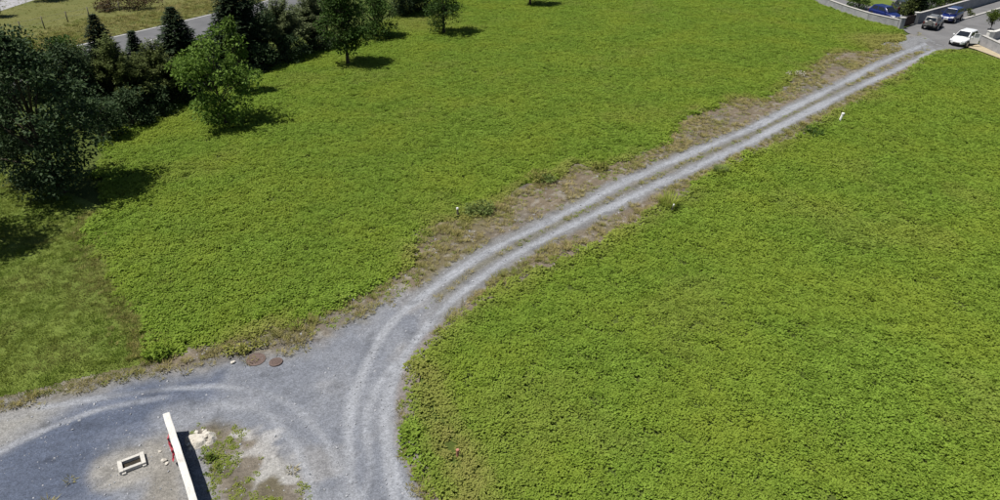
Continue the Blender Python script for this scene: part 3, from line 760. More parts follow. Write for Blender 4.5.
leafy('broadleaf_tree', 'bushy dark green tree with low crown behind the bare-trunk tree', b, h, 2.3, M['leaf_mid'], 19, 'dome', .03, 190, 40, .2, .5, group=HEDGE, trunk=.15)
b, h = spot(403, 14, -45)
leafy('broadleaf_tree', 'black-green hedge tree cut by the top edge of the picture', b, h, 2.6, M['leaf_dark'], 20, 'dome', .2, 260, 40, .22, .55, group=HEDGE, trunk=.16)
b, h = spot(425, 8, -45)
leafy('broadleaf_tree', 'dark hedge tree behind the tree with a round shadow', b, h, 2.5, M['leaf_dark'], 21, 'dome', .2, 260, 40, .22, .55, group=HEDGE, trunk=.16)
b, h = spot(444, 33, -35)
leafy('meadow_tree', 'dark green meadow tree at the top edge with a round shadow beside it', b, h, 2.0, M['leaf_mid'], 22, 'egg', .12, 190, 42, .2, .5, trunk=.16)
b, h = spot(530, 5, -60)
leafy('meadow_tree', 'tree at the top edge of which only the foot and shadow show', b, h, 1.8, M['leaf_mid'], 23, 'egg', .12, 160, 40, .2, .5, trunk=.15)
# dark undergrowth fills the shaded hedgerow foot; two black bushes added as shade
for i, (px, py, top, lab) in enumerate(((105, 139, 100, 'dark undergrowth bush right beside the big left tree'), (133, 125, 92, 'dark undergrowth bush under the olive arching shrub'), (160, 111, 82, 'dark undergrowth bush under the brownish olive shrub'),
        (186, 100, 66, 'dark undergrowth bush left behind the pale young tree'), (262, 70, 44, 'dark undergrowth bush right of the pale young tree'), (290, 60, 36, 'dark undergrowth bush under the grey-green arching shrub'), (320, 50, 28, 'dark undergrowth bush left of the bare trunk'), (404, 15, -6, 'black bush added as shade at the top edge left of the round-shadow tree'), (421, 11, -10, 'black bush added as shade at the top edge touching the round-shadow tree'), (25, 178, 140, 'dark undergrowth bush left of the big tree trunk'))):
    b, h = spot(px, py, top)
    leafy('undergrowth_bush', lab, b, h, 1.5, M['leaf_dark'], 60 + i, 'dome', .02, 90, 34, .18, .42, cat='bush', group='undergrowth along the hedgerow', trunk=.06, stems=2)
b, h = spot(130, 9, -6)
leafy('brown_bush', 'brown withered bush on the dry field beyond the road', b, h, 2.2, M['leaf_brown'], 80, 'dome', .02, 110, 34, .22, .5, cat='bush', trunk=.06, xy=(1.9, .8))
b, h = spot(42, 0, -40)
leafy('field_tree', 'round tree on the dry field, only its shadow and foot in view', b, h, 2.0, M['leaf_mid'], 81, 'egg', .1, 110, 34, .24, .6, trunk=.13)
b, h = spot(-8, 17, -15)
leafy('field_bush', 'small bush at the left edge near the pale lane', b, h, 1.5, M['leaf_mid'], 82, 'egg', .1, 70, 30, .22, .5, cat='bush', trunk=.09)

# ------------------------------------------------------------------ fence on the dry field
fr = empty('wire_fence', G(44, 28)); tag(fr, 'old wire fence with thin wooden posts on the dry field', 'fence')
fps = [(-25, 44), (22, 33), (45, 29), (68, 22), (90, 18.5), (120, 11)]
fo = Vector(G(44, 28)); tops = []
for i, (px, py) in enumerate(fps):
    p = Vector(G(px, py)) - fo; hh = 1.35 + .12 * ((i * 37) % 5 - 2) / 2; lx = .06 * ((i * 53) % 7 - 3) / 3
    MB().tube([p, p + Vector((lx * .5, 0, hh * .5)), p + Vector((lx, .02, hh))], [.07, .065, .055], 7).build('post', M['post_wood'], fr, smooth_=True)
    tops.append((p, lx, hh))
for zf in (.5, .92):
    for (p, lx, hh), (q, lq, hq) in zip(tops[:-1], tops[1:]):
        a = p + Vector((lx * zf, 0, hh * zf)); c = q + Vector((lq * zf, 0, hq * zf)); m_ = (a + c) / 2 - Vector((0, 0, .05))
        MB().tube([a, m_, c], .012, 4).build('wire', M['wire'], fr)

# ------------------------------------------------------------------ pale wall at the track
WH = 1.05
wa = Vector(G(166, 413, WH)); wb = Vector(G(194, 502, WH)); wd = (wb - wa); wd.z = 0; wd.normalize()
wroot = empty('low_wall', (wa.x, wa.y, 0), math.atan2(wd.y, wd.x)); tag(wroot, 'low pale concrete wall running out of the lower edge with black shadow', 'wall')
WL, WT = 7.5, .24
mb = MB(); nseg = 26
for i in range(nseg):
    u0, u1 = WL * i / nseg, WL * (i + 1) / nseg
    mb.quadbox([(u0, -WT / 2 + .015, 0), (u1, -WT / 2 + .015, 0), (u1, WT / 2 - .015, 0), (u0, WT / 2 - .015, 0), (u0, -WT / 2 + .015, WH - .06), (u1, -WT / 2 + .015, WH - .06), (u1, WT / 2 - .015, WH - .06), (u0, WT / 2 - .015, WH - .06)])
mb = MB().box(0.01, WL, -WT / 2 + .012, WT / 2 - .012, -.05, WH - .06)
mb.build('wall_body', M['grey_render'], wroot, bevel=.01)
u = np.linspace(0, WL, 60); mb = MB()
prof = [(-WT / 2, WH - .058), (-WT / 2, WH - .008), (-WT / 2 + .02, WH), (WT / 2 - .02, WH), (WT / 2, WH - .008), (WT / 2, WH - .058)]
for i, a in enumerate(u):
    j = (vnoise(np.array([a]), np.array([3.]), .5, 90)[0] - .5) * .014; k = (vnoise(np.array([a]), np.array([9.]), .8, 91)[0] - .5) * .012
    mb.v += [(a, y + j, z + k) for y, z in prof]
    if i:
        o0 = (i - 1) * 6; o1 = i * 6
        mb.f += [(o0 + q, o0 + (q + 1) % 6, o1 + (q + 1) % 6, o1 + q) for q in range(6)]
mb.f += [tuple(range(6)), tuple(reversed([(len(u) - 1) * 6 + q for q in range(6)]))]
mb.build('mortar_top', M['pale_concrete'], wroot)
# red tape caught on its left side
tp = G(165, 447, .45); tr_ = MB(); r = random.Random(5); pts = []
left = Vector((-wd.y, wd.x, 0)); left = left if left.x < 0 else -left
base = wa + wd * 1.15; base.z = 0
W2 = .10; p = []
for i in range(15):
    t = i / 14
    p.append(base + wd * (.55 * t + .10 * math.sin(i * 1.9)) + left * (WT / 2 + .03 + .05 * abs(math.sin(i * 1.3)) + .25 * max(0, t - .75)) + Vector((0, 0, WH - .08 - .75 * t ** .8 + .06 * math.sin(i * 2.3))))
for i, q in enumerate(p):
    w = Vector((math.sin(i * 1.1), math.cos(i * .9), .6)).normalized() * W2 * .5
    th = Vector((.002, .001, .002))
    tr_.v += [tuple(q - w), tuple(q + w), tuple(q + w + th), tuple(q - w + th)]
    if i: a, c = (i - 1) * 4, i * 4; tr_.f += [(a + k, a + (k + 1) % 4, c + (k + 1) % 4, c + k) for k in range(4)]
tag(tr_.build('barrier_tape', M['red_tape']), 'strip of red barrier tape hanging crumpled on the left of the pale wall', 'tape')

# ------------------------------------------------------------------ concrete chamber frame
cr = G(132.5, 464.5); cz = math.radians(-2)
a, b2 = Vector(G(120, 470)), Vector(G(146, 460)); cz = math.atan2((b2 - a).y, (b2 - a).x)
root = empty('chamber_frame', (cr[0], cr[1], 0), cz); root.scale = (.76, .76, .76); tag(root, 'rectangular concrete chamber frame set in the dark gravel', 'drain frame')
def conc(name, *bx, bev=.012):
    o = MB().box(*bx).build(name, M['block_concrete'], root, bevel=bev); return o
conc('long_beam', -.40, .40, -.40, -.24, .02, .20); conc('long_beam', -.40, .40, .22, .38, .02, .21)
conc('end_block', -.60, -.404, -.42, .40, .0, .205); conc('end_block', .404, .60, -.42, .40, 0, .215)
conc('support_block', -.50, -.32, -.52, -.424, 0, .10); conc('support_block', .42, .58, -.50, -.424, 0, .11)
MB().box(-.403, .403, -.239, .219, -.02, .03).build('sump_bottom', M['dark_soil'], root)
for i, (px, py, sz) in enumerate(((164.5, 461, .16), (167, 464, .10), (160, 452, .09), (233, 363, .14), (113, 469, .05))):
    me = stone_mesh('white_stone', 200 + i, M['stone_white'])
    o = link('white_stone', me, None, (*G(px, py)[:2], sz * .3)); o.scale = (sz, sz * .7, sz * .8); o.rotation_euler = (0.1, 0, i * 1.3)
    tag(o, ['largest white stone near the foot of the pale wall', 'small white stone touching the foot of the pale wall', 'white stone above the others between frame and wall', 'flat white stone at the gravel edge left of the manhole covers', 'tiny white stone left of the chamber frame'][i], 'stone')

# ------------------------------------------------------------------ rubble: hardened mortar lumps beside the wall
rb = G(200, 440); root = empty('mortar_heap', (rb[0], rb[1], 0)); root.scale = (1.2, 1.2, 1.1); tag(root, 'pale heap of hardened mortar lumps beside the wall end', 'rubble heap')
N = 26; xs, ys = np.meshgrid(np.linspace(-.62, .62, N), np.linspace(-.52, .52, N), indexing='ij')
rr = np.hypot(xs / .56, ys / .42) + (fbm(xs + 5, ys + 5, .35, 95, 3) - .5) * .9
hz = .17 * smooth(1.0, .55, rr) * (.55 + .9 * fbm(xs + 9, ys + 3, .22, 96, 3)) - .012
holes = smooth(.66, .74, fbm(xs + 2, ys + 7, .2, 97, 2)); hz = hz - .14 * holes
I = np.arange(N * N).reshape(N, N); Q = np.stack([I[:-1, :-1], I[1:, :-1], I[1:, 1:], I[:-1, 1:]], -1).reshape(-1, 4)
keep = (hz.ravel()[Q] > -.011).any(1)
link('mortar_crust', mesh_np('mortar_crust', np.stack([xs.ravel(), ys.ravel(), hz.ravel()], 1), Q[keep], M['stone_white']), root)
r = random.Random(8)
for i in range(11):
    s_ = r.uniform(.05, .11); a = r.random() * 6.28; q = r.uniform(.1, .45)
    o = link('lump', stone_mesh('lump', 300 + i, M['stone_white']), root, (math.cos(a) * q, math.sin(a) * q * .8, .05 + .1 * (1 - q))); o.scale = (s_, s_ * .8, s_ * .7); o.rotation_euler = (0, 0, a)

# ------------------------------------------------------------------ manhole covers
def manhole(px, py, R, lab, tilt):
    c = G(px, py); root = empty('manhole_cover', (c[0], c[1], .012)); root.rotation_euler = (tilt, tilt * .4, .4); tag(root, lab, 'manhole cover', 'rusty manhole covers')
    MB().lathe([(R, -.03), (R, .035), (R - .012, .045), (R * .86, .045), (R * .85, .035), (R * .85, -.03)], 32, 'z').build('frame_ring', M['rust'], root)
    MB().lathe([(R * .835, -.02), (R * .835, .036), (R * .82, .04)], 32, 'z').build('lid', M['rust'], root)
    for k in range(-3, 4):
        w = math.sqrt(max(.01, 1 - (k / 4) ** 2)) * R * .72; MB().box(-w, w, k * R * .19 - .018, k * R * .19 + .018, .0405, .05).build('lid_rib', M['rust'], root)
manhole(256, 360, .42, 'larger rusty manhole cover at the gravel edge, nearer the white stone', .05)
manhole(276, 362.5, .30, 'smaller rusty manhole cover to the right of the larger one', -.04)

# ------------------------------------------------------------------ stakes and markers
def stake(name, px, py, hh, rad, mat, lab, cat='stake', lean=(.05, 0), cap=None):
    c = G(px, py); root = empty(name, (c[0], c[1], 0)); tag(root, lab, cat)
    top = Vector((lean[0], lean[1], hh))
    MB().tube([(0, 0, -.05), top * .5, top], [rad, rad, rad * .92], 8).build('shaft', mat, root, smooth_=False)
    if cap:
        q = MB(); q.tube([top - Vector((0, 0, .09)), top + Vector((0, 0, .01)), top + Vector((0, 0, .035))], [max(rad * 1.25, .06), max(rad * 1.25, .06), rad * .8], 10); q.build('cap', cap, root)
    return root
stake('marker_post', 839.5, 121, .66, .10, M['white_plastic'], 'short white marker post in the meadow right of the track', 'post', (.14, 0), M['white_plastic'])
stake('marker_post', 458, 216, .55, .06, M['post_wood'], 'white-capped stake among weeds left of the track', 'post', (-.02, 0), M['white_plastic'])
stake('marker_post', 671, 212, .5, .035, M['post_wood'], 'thin white-tipped stake beside the green grass tuft', 'post', (.12, .05), M['white_plastic'])
stake('clay_marker', 457.5, 456, .36, .055, M['orange_clay'], 'short orange clay pipe end in the yellowing meadow seam', 'pipe', (.02, -.03), M['orange_clay'])

# ------------------------------------------------------------------ single weeds along the track
def weed(name, px, py, R, hh, mat, lab, seed, kind='leaf', n=420):
    c = G(px, py); r = np.random.default_rng(seed); root = empty(name, (c[0], c[1], 0)); tag(root, lab, 'weed')
    if kind == 'leaf':
        K = max(6, n // 24); a = r.random(K) * 6.28; q = np.sqrt(r.random(K)); cen = np.stack([np.cos(a) * q * R, np.sin(a) * q * R * .8, hh * (.35 + .55 * r.random(K)) * (1 - .4 * q)], 1)
        V, F = crown_leaves(r, cen, np.full(K, min(.22, hh * .55)), 24, min(.15, .05 + hh * .25), min(.085, .03 + hh * .15))
    else:
        a = r.random(n) * 6.28; q = np.sqrt(r.random(n)) * R * .55; cc = np.stack([np.cos(a) * q, np.sin(a) * q, np.zeros(n)], 1); ln = .5 + .8 * r.random(n); a2 = a + r.normal(0, .5, n)
        V, F = leaf_arrays(cc, np.stack([np.cos(a2) * ln, np.sin(a2) * ln, np.ones(n)], 1), np.stack([np.cos(a2), np.sin(a2), -ln], 1), hh * (.5 + .6 * r.random(n)), np.full(n, .035), 0)
    V[:, 2] = np.maximum(V[:, 2], .0)
    link('foliage', mesh_np('foliage', V, F, mat), root)
    tb = MB()
    for k in range(7):
        a = k * .9; tb.tube([(0, 0, -.02), (math.cos(a) * R * .4, math.sin(a) * R * .4, hh * .7)], [.02, .008], 4)
    tb.build('stem', M['leaf_dry'], root)
M['leaf_tuft'] = leaf_mat('leaf_tuft', (.17, .22, .035), (.27, .31, .06), .35)
M['leaf_weed'] = leaf_mat('leaf_weed', (.12, .17, .045), (.21, .27, .08), .32)
M['leaf_rank'] = leaf_mat('leaf_rank', (.17, .19, .04), (.28, .27, .08), .25)
weed('weed_clump', 478, 212, .9, .62, M['leaf_weed'], 'dusty green weed clump right of the white-capped stake', 401, n=700)
weed('weed_clump', 538, 180, .8, .75, M['leaf_rank'], 'straggly yellow-green weed clump overhanging the left verge', 402, n=560)
weed('weed_clump', 545, 182, .6, .5, M['leaf_weed'], 'lower weed clump at the foot of the straggly yellow one', 403, n=300)
weed('weed_clump', 600, 170, .6, .5, M['leaf_rank'], 'low yellowish weed clump on the left verge past the dark gap', 404, n=300)
weed('weed_clump', 160, 356, .55, .62, M['leaf_meadow'], 'bright green weed clump at the meadow corner by the lawn', 405, n=420)
weed('weed_clump', 236, 352, .5, .35, M['leaf_rank'], 'yellow-green weed clump above the flat white stone', 406, n=260)
weed('weed_clump', 255, 347, .45, .3, M['leaf_rank'], 'small weed clump just above the manhole covers', 407, n=200)
weed('grass_tuft', 668, 206, .8, .95, M['leaf_tuft'], 'tall bright green grass tuft at the right track edge', 408, 'grass', 260)
weed('grass_tuft', 720, 172, .6, .6, M['leaf_weed'], 'low green grass tuft on the right verge, second from the white-tipped stake', 409, 'grass', 300)
weed('grass_tuft', 813, 133, .9, .5, M['leaf_mid'], 'dark green low tuft left of the white marker post', 410, n=320)
weed('pale_weed', 795, 76, .75, .7, M['leaf_pale'], 'pale dead flowering weed at the edge of the bare patch', 411, n=110)
weed('weed_clump', 213, 470, .38, .08, M['leaf_shrub'], 'green weed clump right of the wall shadow', 412, n=150)
weed('weed_clump', 207, 459, .3, .18, M['leaf_shrub'], 'small green weed between mortar heap and wall shadow', 413, n=160)

# ------------------------------------------------------------------ walls, gate and plants by the street
def garden_wall(name, lab, pts, hh, th, mat, capm, cap=.06):
    o0 = Vector((*pts[0], 0)); root = empty(name, o0); tag(root, lab, 'wall')
    for a, b_ in zip(pts[:-1], pts[1:]):
        a, b_ = Vector((*a, 0)) - o0, Vector((*b_, 0)) - o0; d = (b_ - a).normalized(); nn = Vector((-d.y, d.x, 0))
        def bx(t, z0, z1, ext):
            p, q = a - d * ext, b_ + d * ext
            return MB().quadbox([p - nn * t + Vector((0, 0, z0)), q - nn * t + Vector((0, 0, z0)), q + nn * t + Vector((0, 0, z0)), p + nn * t + Vector((0, 0, z0)), p - nn * t + Vector((0, 0, z1)), q - nn * t + Vector((0, 0, z1)), q + nn * t + Vector((0, 0, z1)), p + nn * t + Vector((0, 0, z1))])
        bx(th / 2, -.05, hh - cap, 0).build('wall_body', mat, root, bevel=.01); bx(th / 2 + .04, hh - cap + .002, hh, .01).build('coping', capm, root, bevel=.012)
    return root
def pillar(name, lab, p, hh, w, mat, capm):
    root = empty(name, (*p, 0)); tag(root, lab, 'pillar')
    MB().box(-w / 2, w / 2, -w / 2, w / 2, -.05, hh).build('shaft', mat, root, bevel=.015); MB().box(-w / 2 - .05, w / 2 + .05, -w / 2 - .05, w / 2 + .05, hh + .002, hh + .07).build('cap', capm, root, bevel=.015)
    return root
w1 = GP([(897.5, 27.5), (868, 20.5), (846, 13.5), (826, 6), (800, -5), (770, -20)])
garden_wall('boundary_wall', 'pale grey garden wall along the far end of the left meadow', list(w1), .95, .28, M['grey_render'], M['kerb_concrete'])
p1 = np.array(G(900, 28.6)[:2]); p2 = np.array(G(914.5, 24)[:2])
pillar('gate_pillar', 'grey gate pillar at the end of the meadow wall', p1, 1.25, .5, M['grey_render'], M['kerb_concrete'])
pillar('gate_pillar', 'pale gate pillar at the start of the street wall', p2, 1.35, .42, M['kerb_concrete'], M['pale_concrete'])
w2 = GP([(916.3, 23.5), (940, 17), (968, 9), (1000, -.5), (1040, -13)])
garden_wall('street_wall', 'shaded grey wall behind the parked cars along the street', list(w2), 1.3, .25, M['grey_render'], M['kerb_concrete'])
ga, gb = Vector((*p1, 0)), Vector((*p2, 0)); d = (gb - ga).normalized(); ga += d * .29; gb -= d * .25; span = (gb - ga).length
groot = empty('garden_gate', ga, math.atan2(d.y, d.x)); tag(groot, 'dark brown boarded double gate between the two pillars', 'gate')
for k in range(2):
    u0, u1 = k * span / 2 + .02, (k + 1) * span / 2 - .02; npl = max(5, int((u1 - u0) / .16))
    for j in range(npl):
        x0_ = u0 + (u1 - u0) * j / npl; x1_ = u0 + (u1 - u0) * (j + 1) / npl - .012
        t = ((x0_ + x1_) / 2) / span; MB().box(x0_, x1_, -.02, .02, .08, 1.12 + .12 * math.sin(math.pi * t)).build('plank', M['dark_wood'], groot)
    for z in (.25, .95): MB().box(u0, u1, .021, .06, z, z + .1).build('rail', M['dark_wood'], groot)

w3 = GP([(991, 40.5), (1010, 34), (1040, 23)])
garden_wall('yard_wall', 'low white-topped wall in shade at the right edge by the street', list(w3), 1.0, .3, M['grey_render'], M['pale_concrete'])
pillar('yard_pillar', 'white square pillar behind the open door of the white car', np.array(G(988, 41)[:2]), 1.05, .55, M['pale_concrete'], M['pale_concrete'])
w4 = GP([(980, 44.5), (1000, 54), (1035, 71), (1080, 95)])
garden_wall('yard_wall', 'sunlit grey wall at the right edge along the corner of the right meadow', list(w4), 1.05, .28, M['grey_render'], M['kerb_concrete'])
sheet('yard_paving', GP([(981, 44), (990, 41.5), (1012, 34), (1100, 8), (1180, 60), (1082, 94), (1036, 70), (1001, 53.5)]), .003, M['kerb_concrete'])
# clipped round tree in a planter
c = G(989, 33.5); root = leafy('clipped_tree', 'small clipped round tree in a pale planter by the street', c, 2.6, .78, M['leaf_shrub'], 500, 'round', .50, 60, 40, .13, .24, trunk=.05)
pl = MB().lathe([(.22, 0), (.33, .45), (.36, .5), (.30, .5), (.28, .44)], 16, 'z').build('planter', M['terracotta']); pl.location = (c[0], c[1] - .0, .004); tag(pl, 'round pale planter under the clipped round tree', 'planter')
c = G(969.5, 15.5); leafy('kerb_weed', 'small ragged plant on the paving beyond the kerb', c, .7, .5, M['leaf_olive'], 501, 'dome', .05, 16, 30, .14, .2, cat='plant', trunk=.02)
GB = 'garden plants behind the walls'
for i, (fn, px, py, hh, R, mt, lab) in enumerate((
        ('leafy', 858, 9, 2.2, 1.3, 'leaf_mid', 'dark rounded shrub behind the meadow wall, left of the blue car'),
        ('leafy', 846, -6, 3.0, 1.7, 'leaf_dark', 'dark shrub at the top edge far behind the meadow wall'),
        ('leafy', 876, -5, 5.0, 2.4, 'leaf_dark', 'large black-green tree behind the blue garden car'),
        ('leafy', 896, -6, 5.0, 2.2, 'leaf_dark', 'large dark tree behind the black garden car'),
        ('leafy', 908, 15, 2.3, 1.0, 'leaf_olive', 'olive shrub behind the brown gate'),
        ('conifer', 917, 15, 3.6, .8, 'leaf_conifer', 'narrow dark conifer behind the pale gate pillar'),
        ('leafy', 930, 11, 2.6, 1.3, 'leaf_mid', 'dark green shrub behind the street wall above the silver car'),
        ('leafy', 944, 7, 2.5, 1.3, 'leaf_shrub', 'yellow-green shrub behind the street wall above the blue car'),
        ('leafy', 957, 3, 2.6, 1.3, 'leaf_mid', 'green shrub behind the street wall right of the yellow-green one'),
        ('leafy', 918, 0, 4.5, 2.0, 'leaf_mid', 'tall green garden tree at the top edge behind the conifer'),
        ('leafy', 938, -4, 4.0, 2.0, 'leaf_mid', 'green garden tree at the top edge above the silver car'),
        ('leafy', 974, -4, 3.6, 1.9, 'leaf_dark', 'dark garden tree at the top edge right of the street wall end'),
        ('leafy', 996, -9, 3.8, 2.0, 'leaf_dark', 'dark garden tree in the top right corner'))):
    b = G(px, py)
    if fn == 'conifer': conifer('garden_conifer', lab, b, hh, R, M[mt], 520 + i, group=GB)
    else: leafy('garden_shrub' if hh < 3.2 else 'garden_tree', lab, b, hh, R, M[mt], 520 + i, 'dome', .03, 90, 34, .17, .38, cat='shrub' if hh < 3.2 else 'tree', group=GB, trunk=.08)
c = G(921, 9); root = empty('letter_box', (c[0], c[1], 0)); tag(root, 'small white box on a post behind the street wall', 'box')
MB().box(-.05, .05, -.05, .05, -.02, 1.3).build('post', M['post_wood'], root); MB().box(-.25, .25, -.18, .18, 1.302, 1.75).build('housing', M['white_plastic'], root, bevel=.02)

# ------------------------------------------------------------------ vehicles
def car(name, lab, px, py, ang, paint, L, Wd, Hh, style, door=False, spare=False, front_glass=True):
    c = G(px, py); root = empty(name, (c[0], c[1], .006), ang); tag(root, lab, 'car')
    f, rr_ = L / 2, -L / 2; hw = Wd / 2
    belt = {'hatch': .95, 'suv': 1.02, 'van': 1.08, 'sedan': .92}[style]; zl = {'hatch': .2, 'suv': .32, 'van': .22, 'sedan': .2}[style]
    hood = belt - .12
    st = [(f, .60, zl + .12, zl + .42), (f - .12, .80, zl + .03, hood - .16), (f - .55, .96, zl, hood - .04), (f - 1.1, 1, zl, hood + .06), (f - 1.25, 1, zl, belt), (0, 1, zl, belt), (rr_ + .7, 1, zl, belt + .02), (rr_ + .2, .97, zl + .03, belt + .02), (rr_ + .03, .93, zl + .06, belt), (rr_, .85, zl + .12, belt - .08)]
    mb = MB(); ring = 12
    for x, k, a, t in st:
        w = hw * k
        half = [(w * .0, a), (w * .8, a), (w * .97, a + (t - a) * .22), (w, a + (t - a) * .55), (w * .955, a + (t - a) * .92), (w * .82, t), (0, t + .02)]
        pts = half + [(-y, z) for y, z in half[-2:0:-1]]
        mb.v += [(x, y, z) for y, z in pts]
    for i in range(len(st) - 1):
        for k in range(ring): mb.f.append((i * ring + k, i * ring + (k + 1) % ring, (i + 1) * ring + (k + 1) % ring, (i + 1) * ring + k))
    mb.f += [tuple(range(ring)), tuple(reversed(range((len(st) - 1) * ring, len(st) * ring)))]
    body = mb.build('body', paint, root, smooth_=True, sub=1)
    # cabin
    xb0, xr0 = {'hatch': (f - 1.0, f - 1.75), 'suv': (f - 1.1, f - 1.6), 'van': (f - .75, f - 1.45), 'sedan': (f - 1.15, f - 1.9)}[style]
    xb1, xr1 = {'hatch': (rr_ + .12, rr_ + .5), 'suv': (rr_ + .05, rr_ + .22), 'van': (rr_ + .05, rr_ + .25), 'sedan': (rr_ + .55, rr_ + 1.2)}[style]
    yb, yr = hw * .93, hw * .74; zb, zr = belt - .04, Hh
    B = [Vector((xb0, yb * .92, zb)), Vector((xb0, -yb * .92, zb)), Vector((xb1, -yb * .96, zb)), Vector((xb1, yb * .96, zb))]
    T = [Vector((xr0, yr * .95, zr - .04)), Vector((xr0, -yr * .95, zr - .04)), Vector((xr1, -yr * .97, zr - .05)), Vector((xr1, yr * .97, zr - .05))]
    cab = MB().quadbox([B[0], B[1], B[2], B[3], T[0], T[1], T[2], T[3]]).build('cabin', paint, root, bevel=.07)
    cab.data.polygons.foreach_set('use_smooth', [True] * len(cab.data.polygons))
    rf = MB().quadbox([T[0] * .97 + Vector((0, 0, .042)), T[1] * .97 + Vector((0, 0, .042)), T[2] * .97 + Vector((0, 0, .042)), T[3] * .97 + Vector((0, 0, .042))] + [Vector((t.x * .88, t.y * .85, zr)) for t in T]).build('roof', paint, root, bevel=.015)
    ctr = (sum(B, Vector()) + sum(T, Vector())) / 8
    def pane(nm, b0, b1, t1, t0, u0, u1, v0, v1, mat, off=.012):
        def bl(u_, v_): return (b0 * (1 - u_) + b1 * u_) * (1 - v_) + (t0 * (1 - u_) + t1 * u_) * v_
        q = [bl(u0, v0), bl(u1, v0), bl(u1, v1), bl(u0, v1)]; n_ = (q[1] - q[0]).cross(q[3] - q[0]).normalized()
        if n_.dot(q[0] - ctr) < 0: n_ = -n_
        return MB().quadbox([p - n_ * .02 for p in q] + [p + n_ * off for p in q]).build(nm, mat, root)
    pane('windscreen', B[0], B[1], T[1], T[0], .06, .94, .10, .93, M['glass'])
    pane('rear_window', B[2], B[3], T[3], T[2], .12, .88, .22, .88, M['glass'])
    for (b0, b1, t1, t0) in ((B[0], B[3], T[3], T[0]), (B[1], B[2], T[2], T[1])):
        for u0, u1 in ((.10, .48), (.53, .80), (.83, .95)) if style != 'hatch' else ((.12, .54), (.59, .90)): pane('side_window', b0, b1, t1, t0, u0, u1, .18, .88, M['glass'])
    # wheels
    wr = {'hatch': .30, 'suv': .36, 'van': .33, 'sedan': .32}[style]
    for sx in (f - .78, rr_ + .68):
        for sy in (-1, 1):
            MB().lathe([(wr + .07, -.10), (wr + .07, .015)], 24).build('wheel_arch', M['black_trim'], root, (sx, sy * hw - (0.0 if sy > 0 else .0) - sy * .0, wr + .01)).scale = (1, sy, 1)
            wroot_ = MB().lathe([(wr - .05, -.11), (wr, -.09), (wr, .03), (wr - .03, .045), (wr * .66, .045)], 24).build('wheel', M['tyre'], root, (sx, sy * (hw - .01), wr - .004), smooth_=False)
            wroot_.scale = (1, sy, 1)
            MB().lathe([(wr * .64, .02), (wr * .64, .048), (wr * .5, .052), (wr * .2, .06)], 16).build('rim', M['rim'], wroot_)
    for sy in (-1, 1):
        MB().quadbox([Vector((f - .20, sy * hw * .80, hood - .26)), Vector((f - .07, sy * hw * .50, hood - .26)), Vector((f - .10, sy * hw * .48, hood - .12)), Vector((f - .34, sy * hw * .86, hood - .10)), Vector((f - .12, sy * hw * .86, hood - .27)), Vector((f + .005, sy * hw * .52, hood - .27)), Vector((f - .05, sy * hw * .50, hood - .13)), Vector((f - .28, sy * hw * .92, hood - .10))]).build('headlight', M['lamp_clear'], root)
        MB().box(rr_ - .012, rr_ + .08, sy * hw * .80 - .09, sy * hw * .80 + .07, belt - .32, belt - .05).build('tail_light', M['lamp_red'], root, bevel=.02)
        mm = MB().box(-.06, .05, -.09, .09, -.06, .07).build('wing_mirror', paint, root, (xb0 - .35, sy * (hw + .07), belt + .04), bevel=.03)
    MB().box(f - .10, f + .012, -hw * .42, hw * .42, zl + .08, zl + .26).build('grille', M['black_trim'], root, bevel=.02)
    MB().box(f - .04, f + .022, -.26, .26, zl + .27, zl + .37).build('number_plate', M['white_plastic'], root)
    MB().box(rr_ - .03, rr_ + .10, -hw * .9, hw * .9, zl + .05, zl + .24).build('rear_bumper', M['black_trim'] if style == 'suv' else paint, root, bevel=.03)
    MB().box(rr_ - .036, rr_ + .02, -.26, .26, zl + .26, zl + .37).build('number_plate', M['white_plastic'], root)
    if spare:
        MB().lathe([(.30, -.10), (.33, -.07), (.33, .06), (.29, .09), (.1, .10)], 24, 'x').build('spare_wheel', M['silver_paint'], root, (rr_ - .11, .0, .92), smooth_=False).scale = (-1, 1, 1)
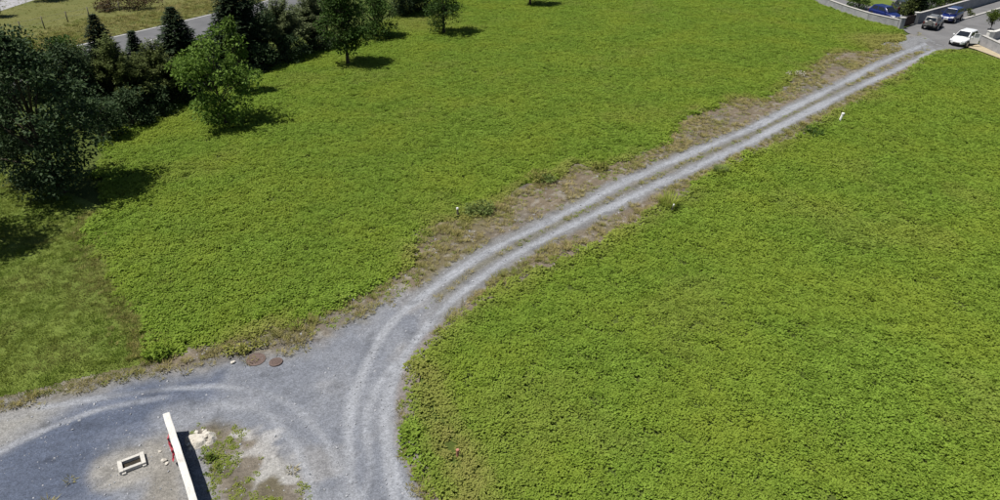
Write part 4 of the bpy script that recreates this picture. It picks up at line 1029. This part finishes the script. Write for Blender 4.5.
    if style == 'suv':
        for sy in (-1, 1): MB().box(xr1 + .15, xr0 - .1, sy * yr * .8 - .02, sy * yr * .8 + .02, zr - .004, zr + .05).build('roof_rail', M['black_trim'], root)
    if door:
        x1_, x0_ = f - 1.28, f - 2.3
        MB().box(x0_, x1_, hw * .90, hw + .004, .34, belt - .03).build('dark_interior_panel', M['black_trim'], root)  # flat black panel stands in for the shaded interior, no real opening
        dr = empty('x', (0, 0, 0)); bpy.data.objects.remove(dr)
        dd = MB(); Ld = .85; a = math.radians(50)
        def tf(u_, w_, z_): return (x1_ - (u_ * math.cos(a) - w_ * math.sin(a)), hw + .01 + u_ * math.sin(a) + w_ * math.cos(a), z_)
        def db(u0, u1, z0, z1, w=.04): return [tf(u0, -w, z0), tf(u1, -w, z0), tf(u1, w, z0), tf(u0, w, z0), tf(u0, -w, z1), tf(u1, -w, z1), tf(u1, w, z1), tf(u0, w, z1)]
        for q in ((0, Ld, .34, belt), (0.25, .31, belt, Hh - .10), (Ld - .07, Ld, belt, Hh - .10), (.25, Ld, Hh - .10, Hh - .05)): dd.quadbox(db(*q, .04 if q[2] < .5 else .02))
        do = dd.build('open_door', paint, root); MB().quadbox(db(.312, Ld - .072, belt + .005, Hh - .105, .006)).build('door_window', M['pale_glass'], do)
    return root
ST = math.atan2(7.9, 11.1)
car('parked_car', 'white hatchback with its driver door open, nose towards the track', 962.3, 43.8, ST + math.pi + .06, M['white_paint'], 3.95, 1.72, 1.46, 'hatch', door=True)
car('parked_car', 'silver grey off-roader with a spare wheel on its tail', 931.8, 28.0, ST + .2, M['silver_paint'], 3.4, 1.66, 1.58, 'suv', spare=True)
car('parked_car', 'dark blue people carrier parked behind the silver off-roader', 949.8, 21.0, ST + math.pi + .12, M['blue_paint'], 3.8, 1.72, 1.58, 'van')
car('parked_car', 'blue car behind the meadow wall, only windows and roof showing', 884, 18.3, math.radians(-72), M['blue_paint'], 4.2, 1.72, 1.5, 'hatch')
car('parked_car', 'black car in the garden beyond the gate', 899.5, 11.5, math.radians(75), M['black_paint'], 4.0, 1.7, 1.5, 'hatch')
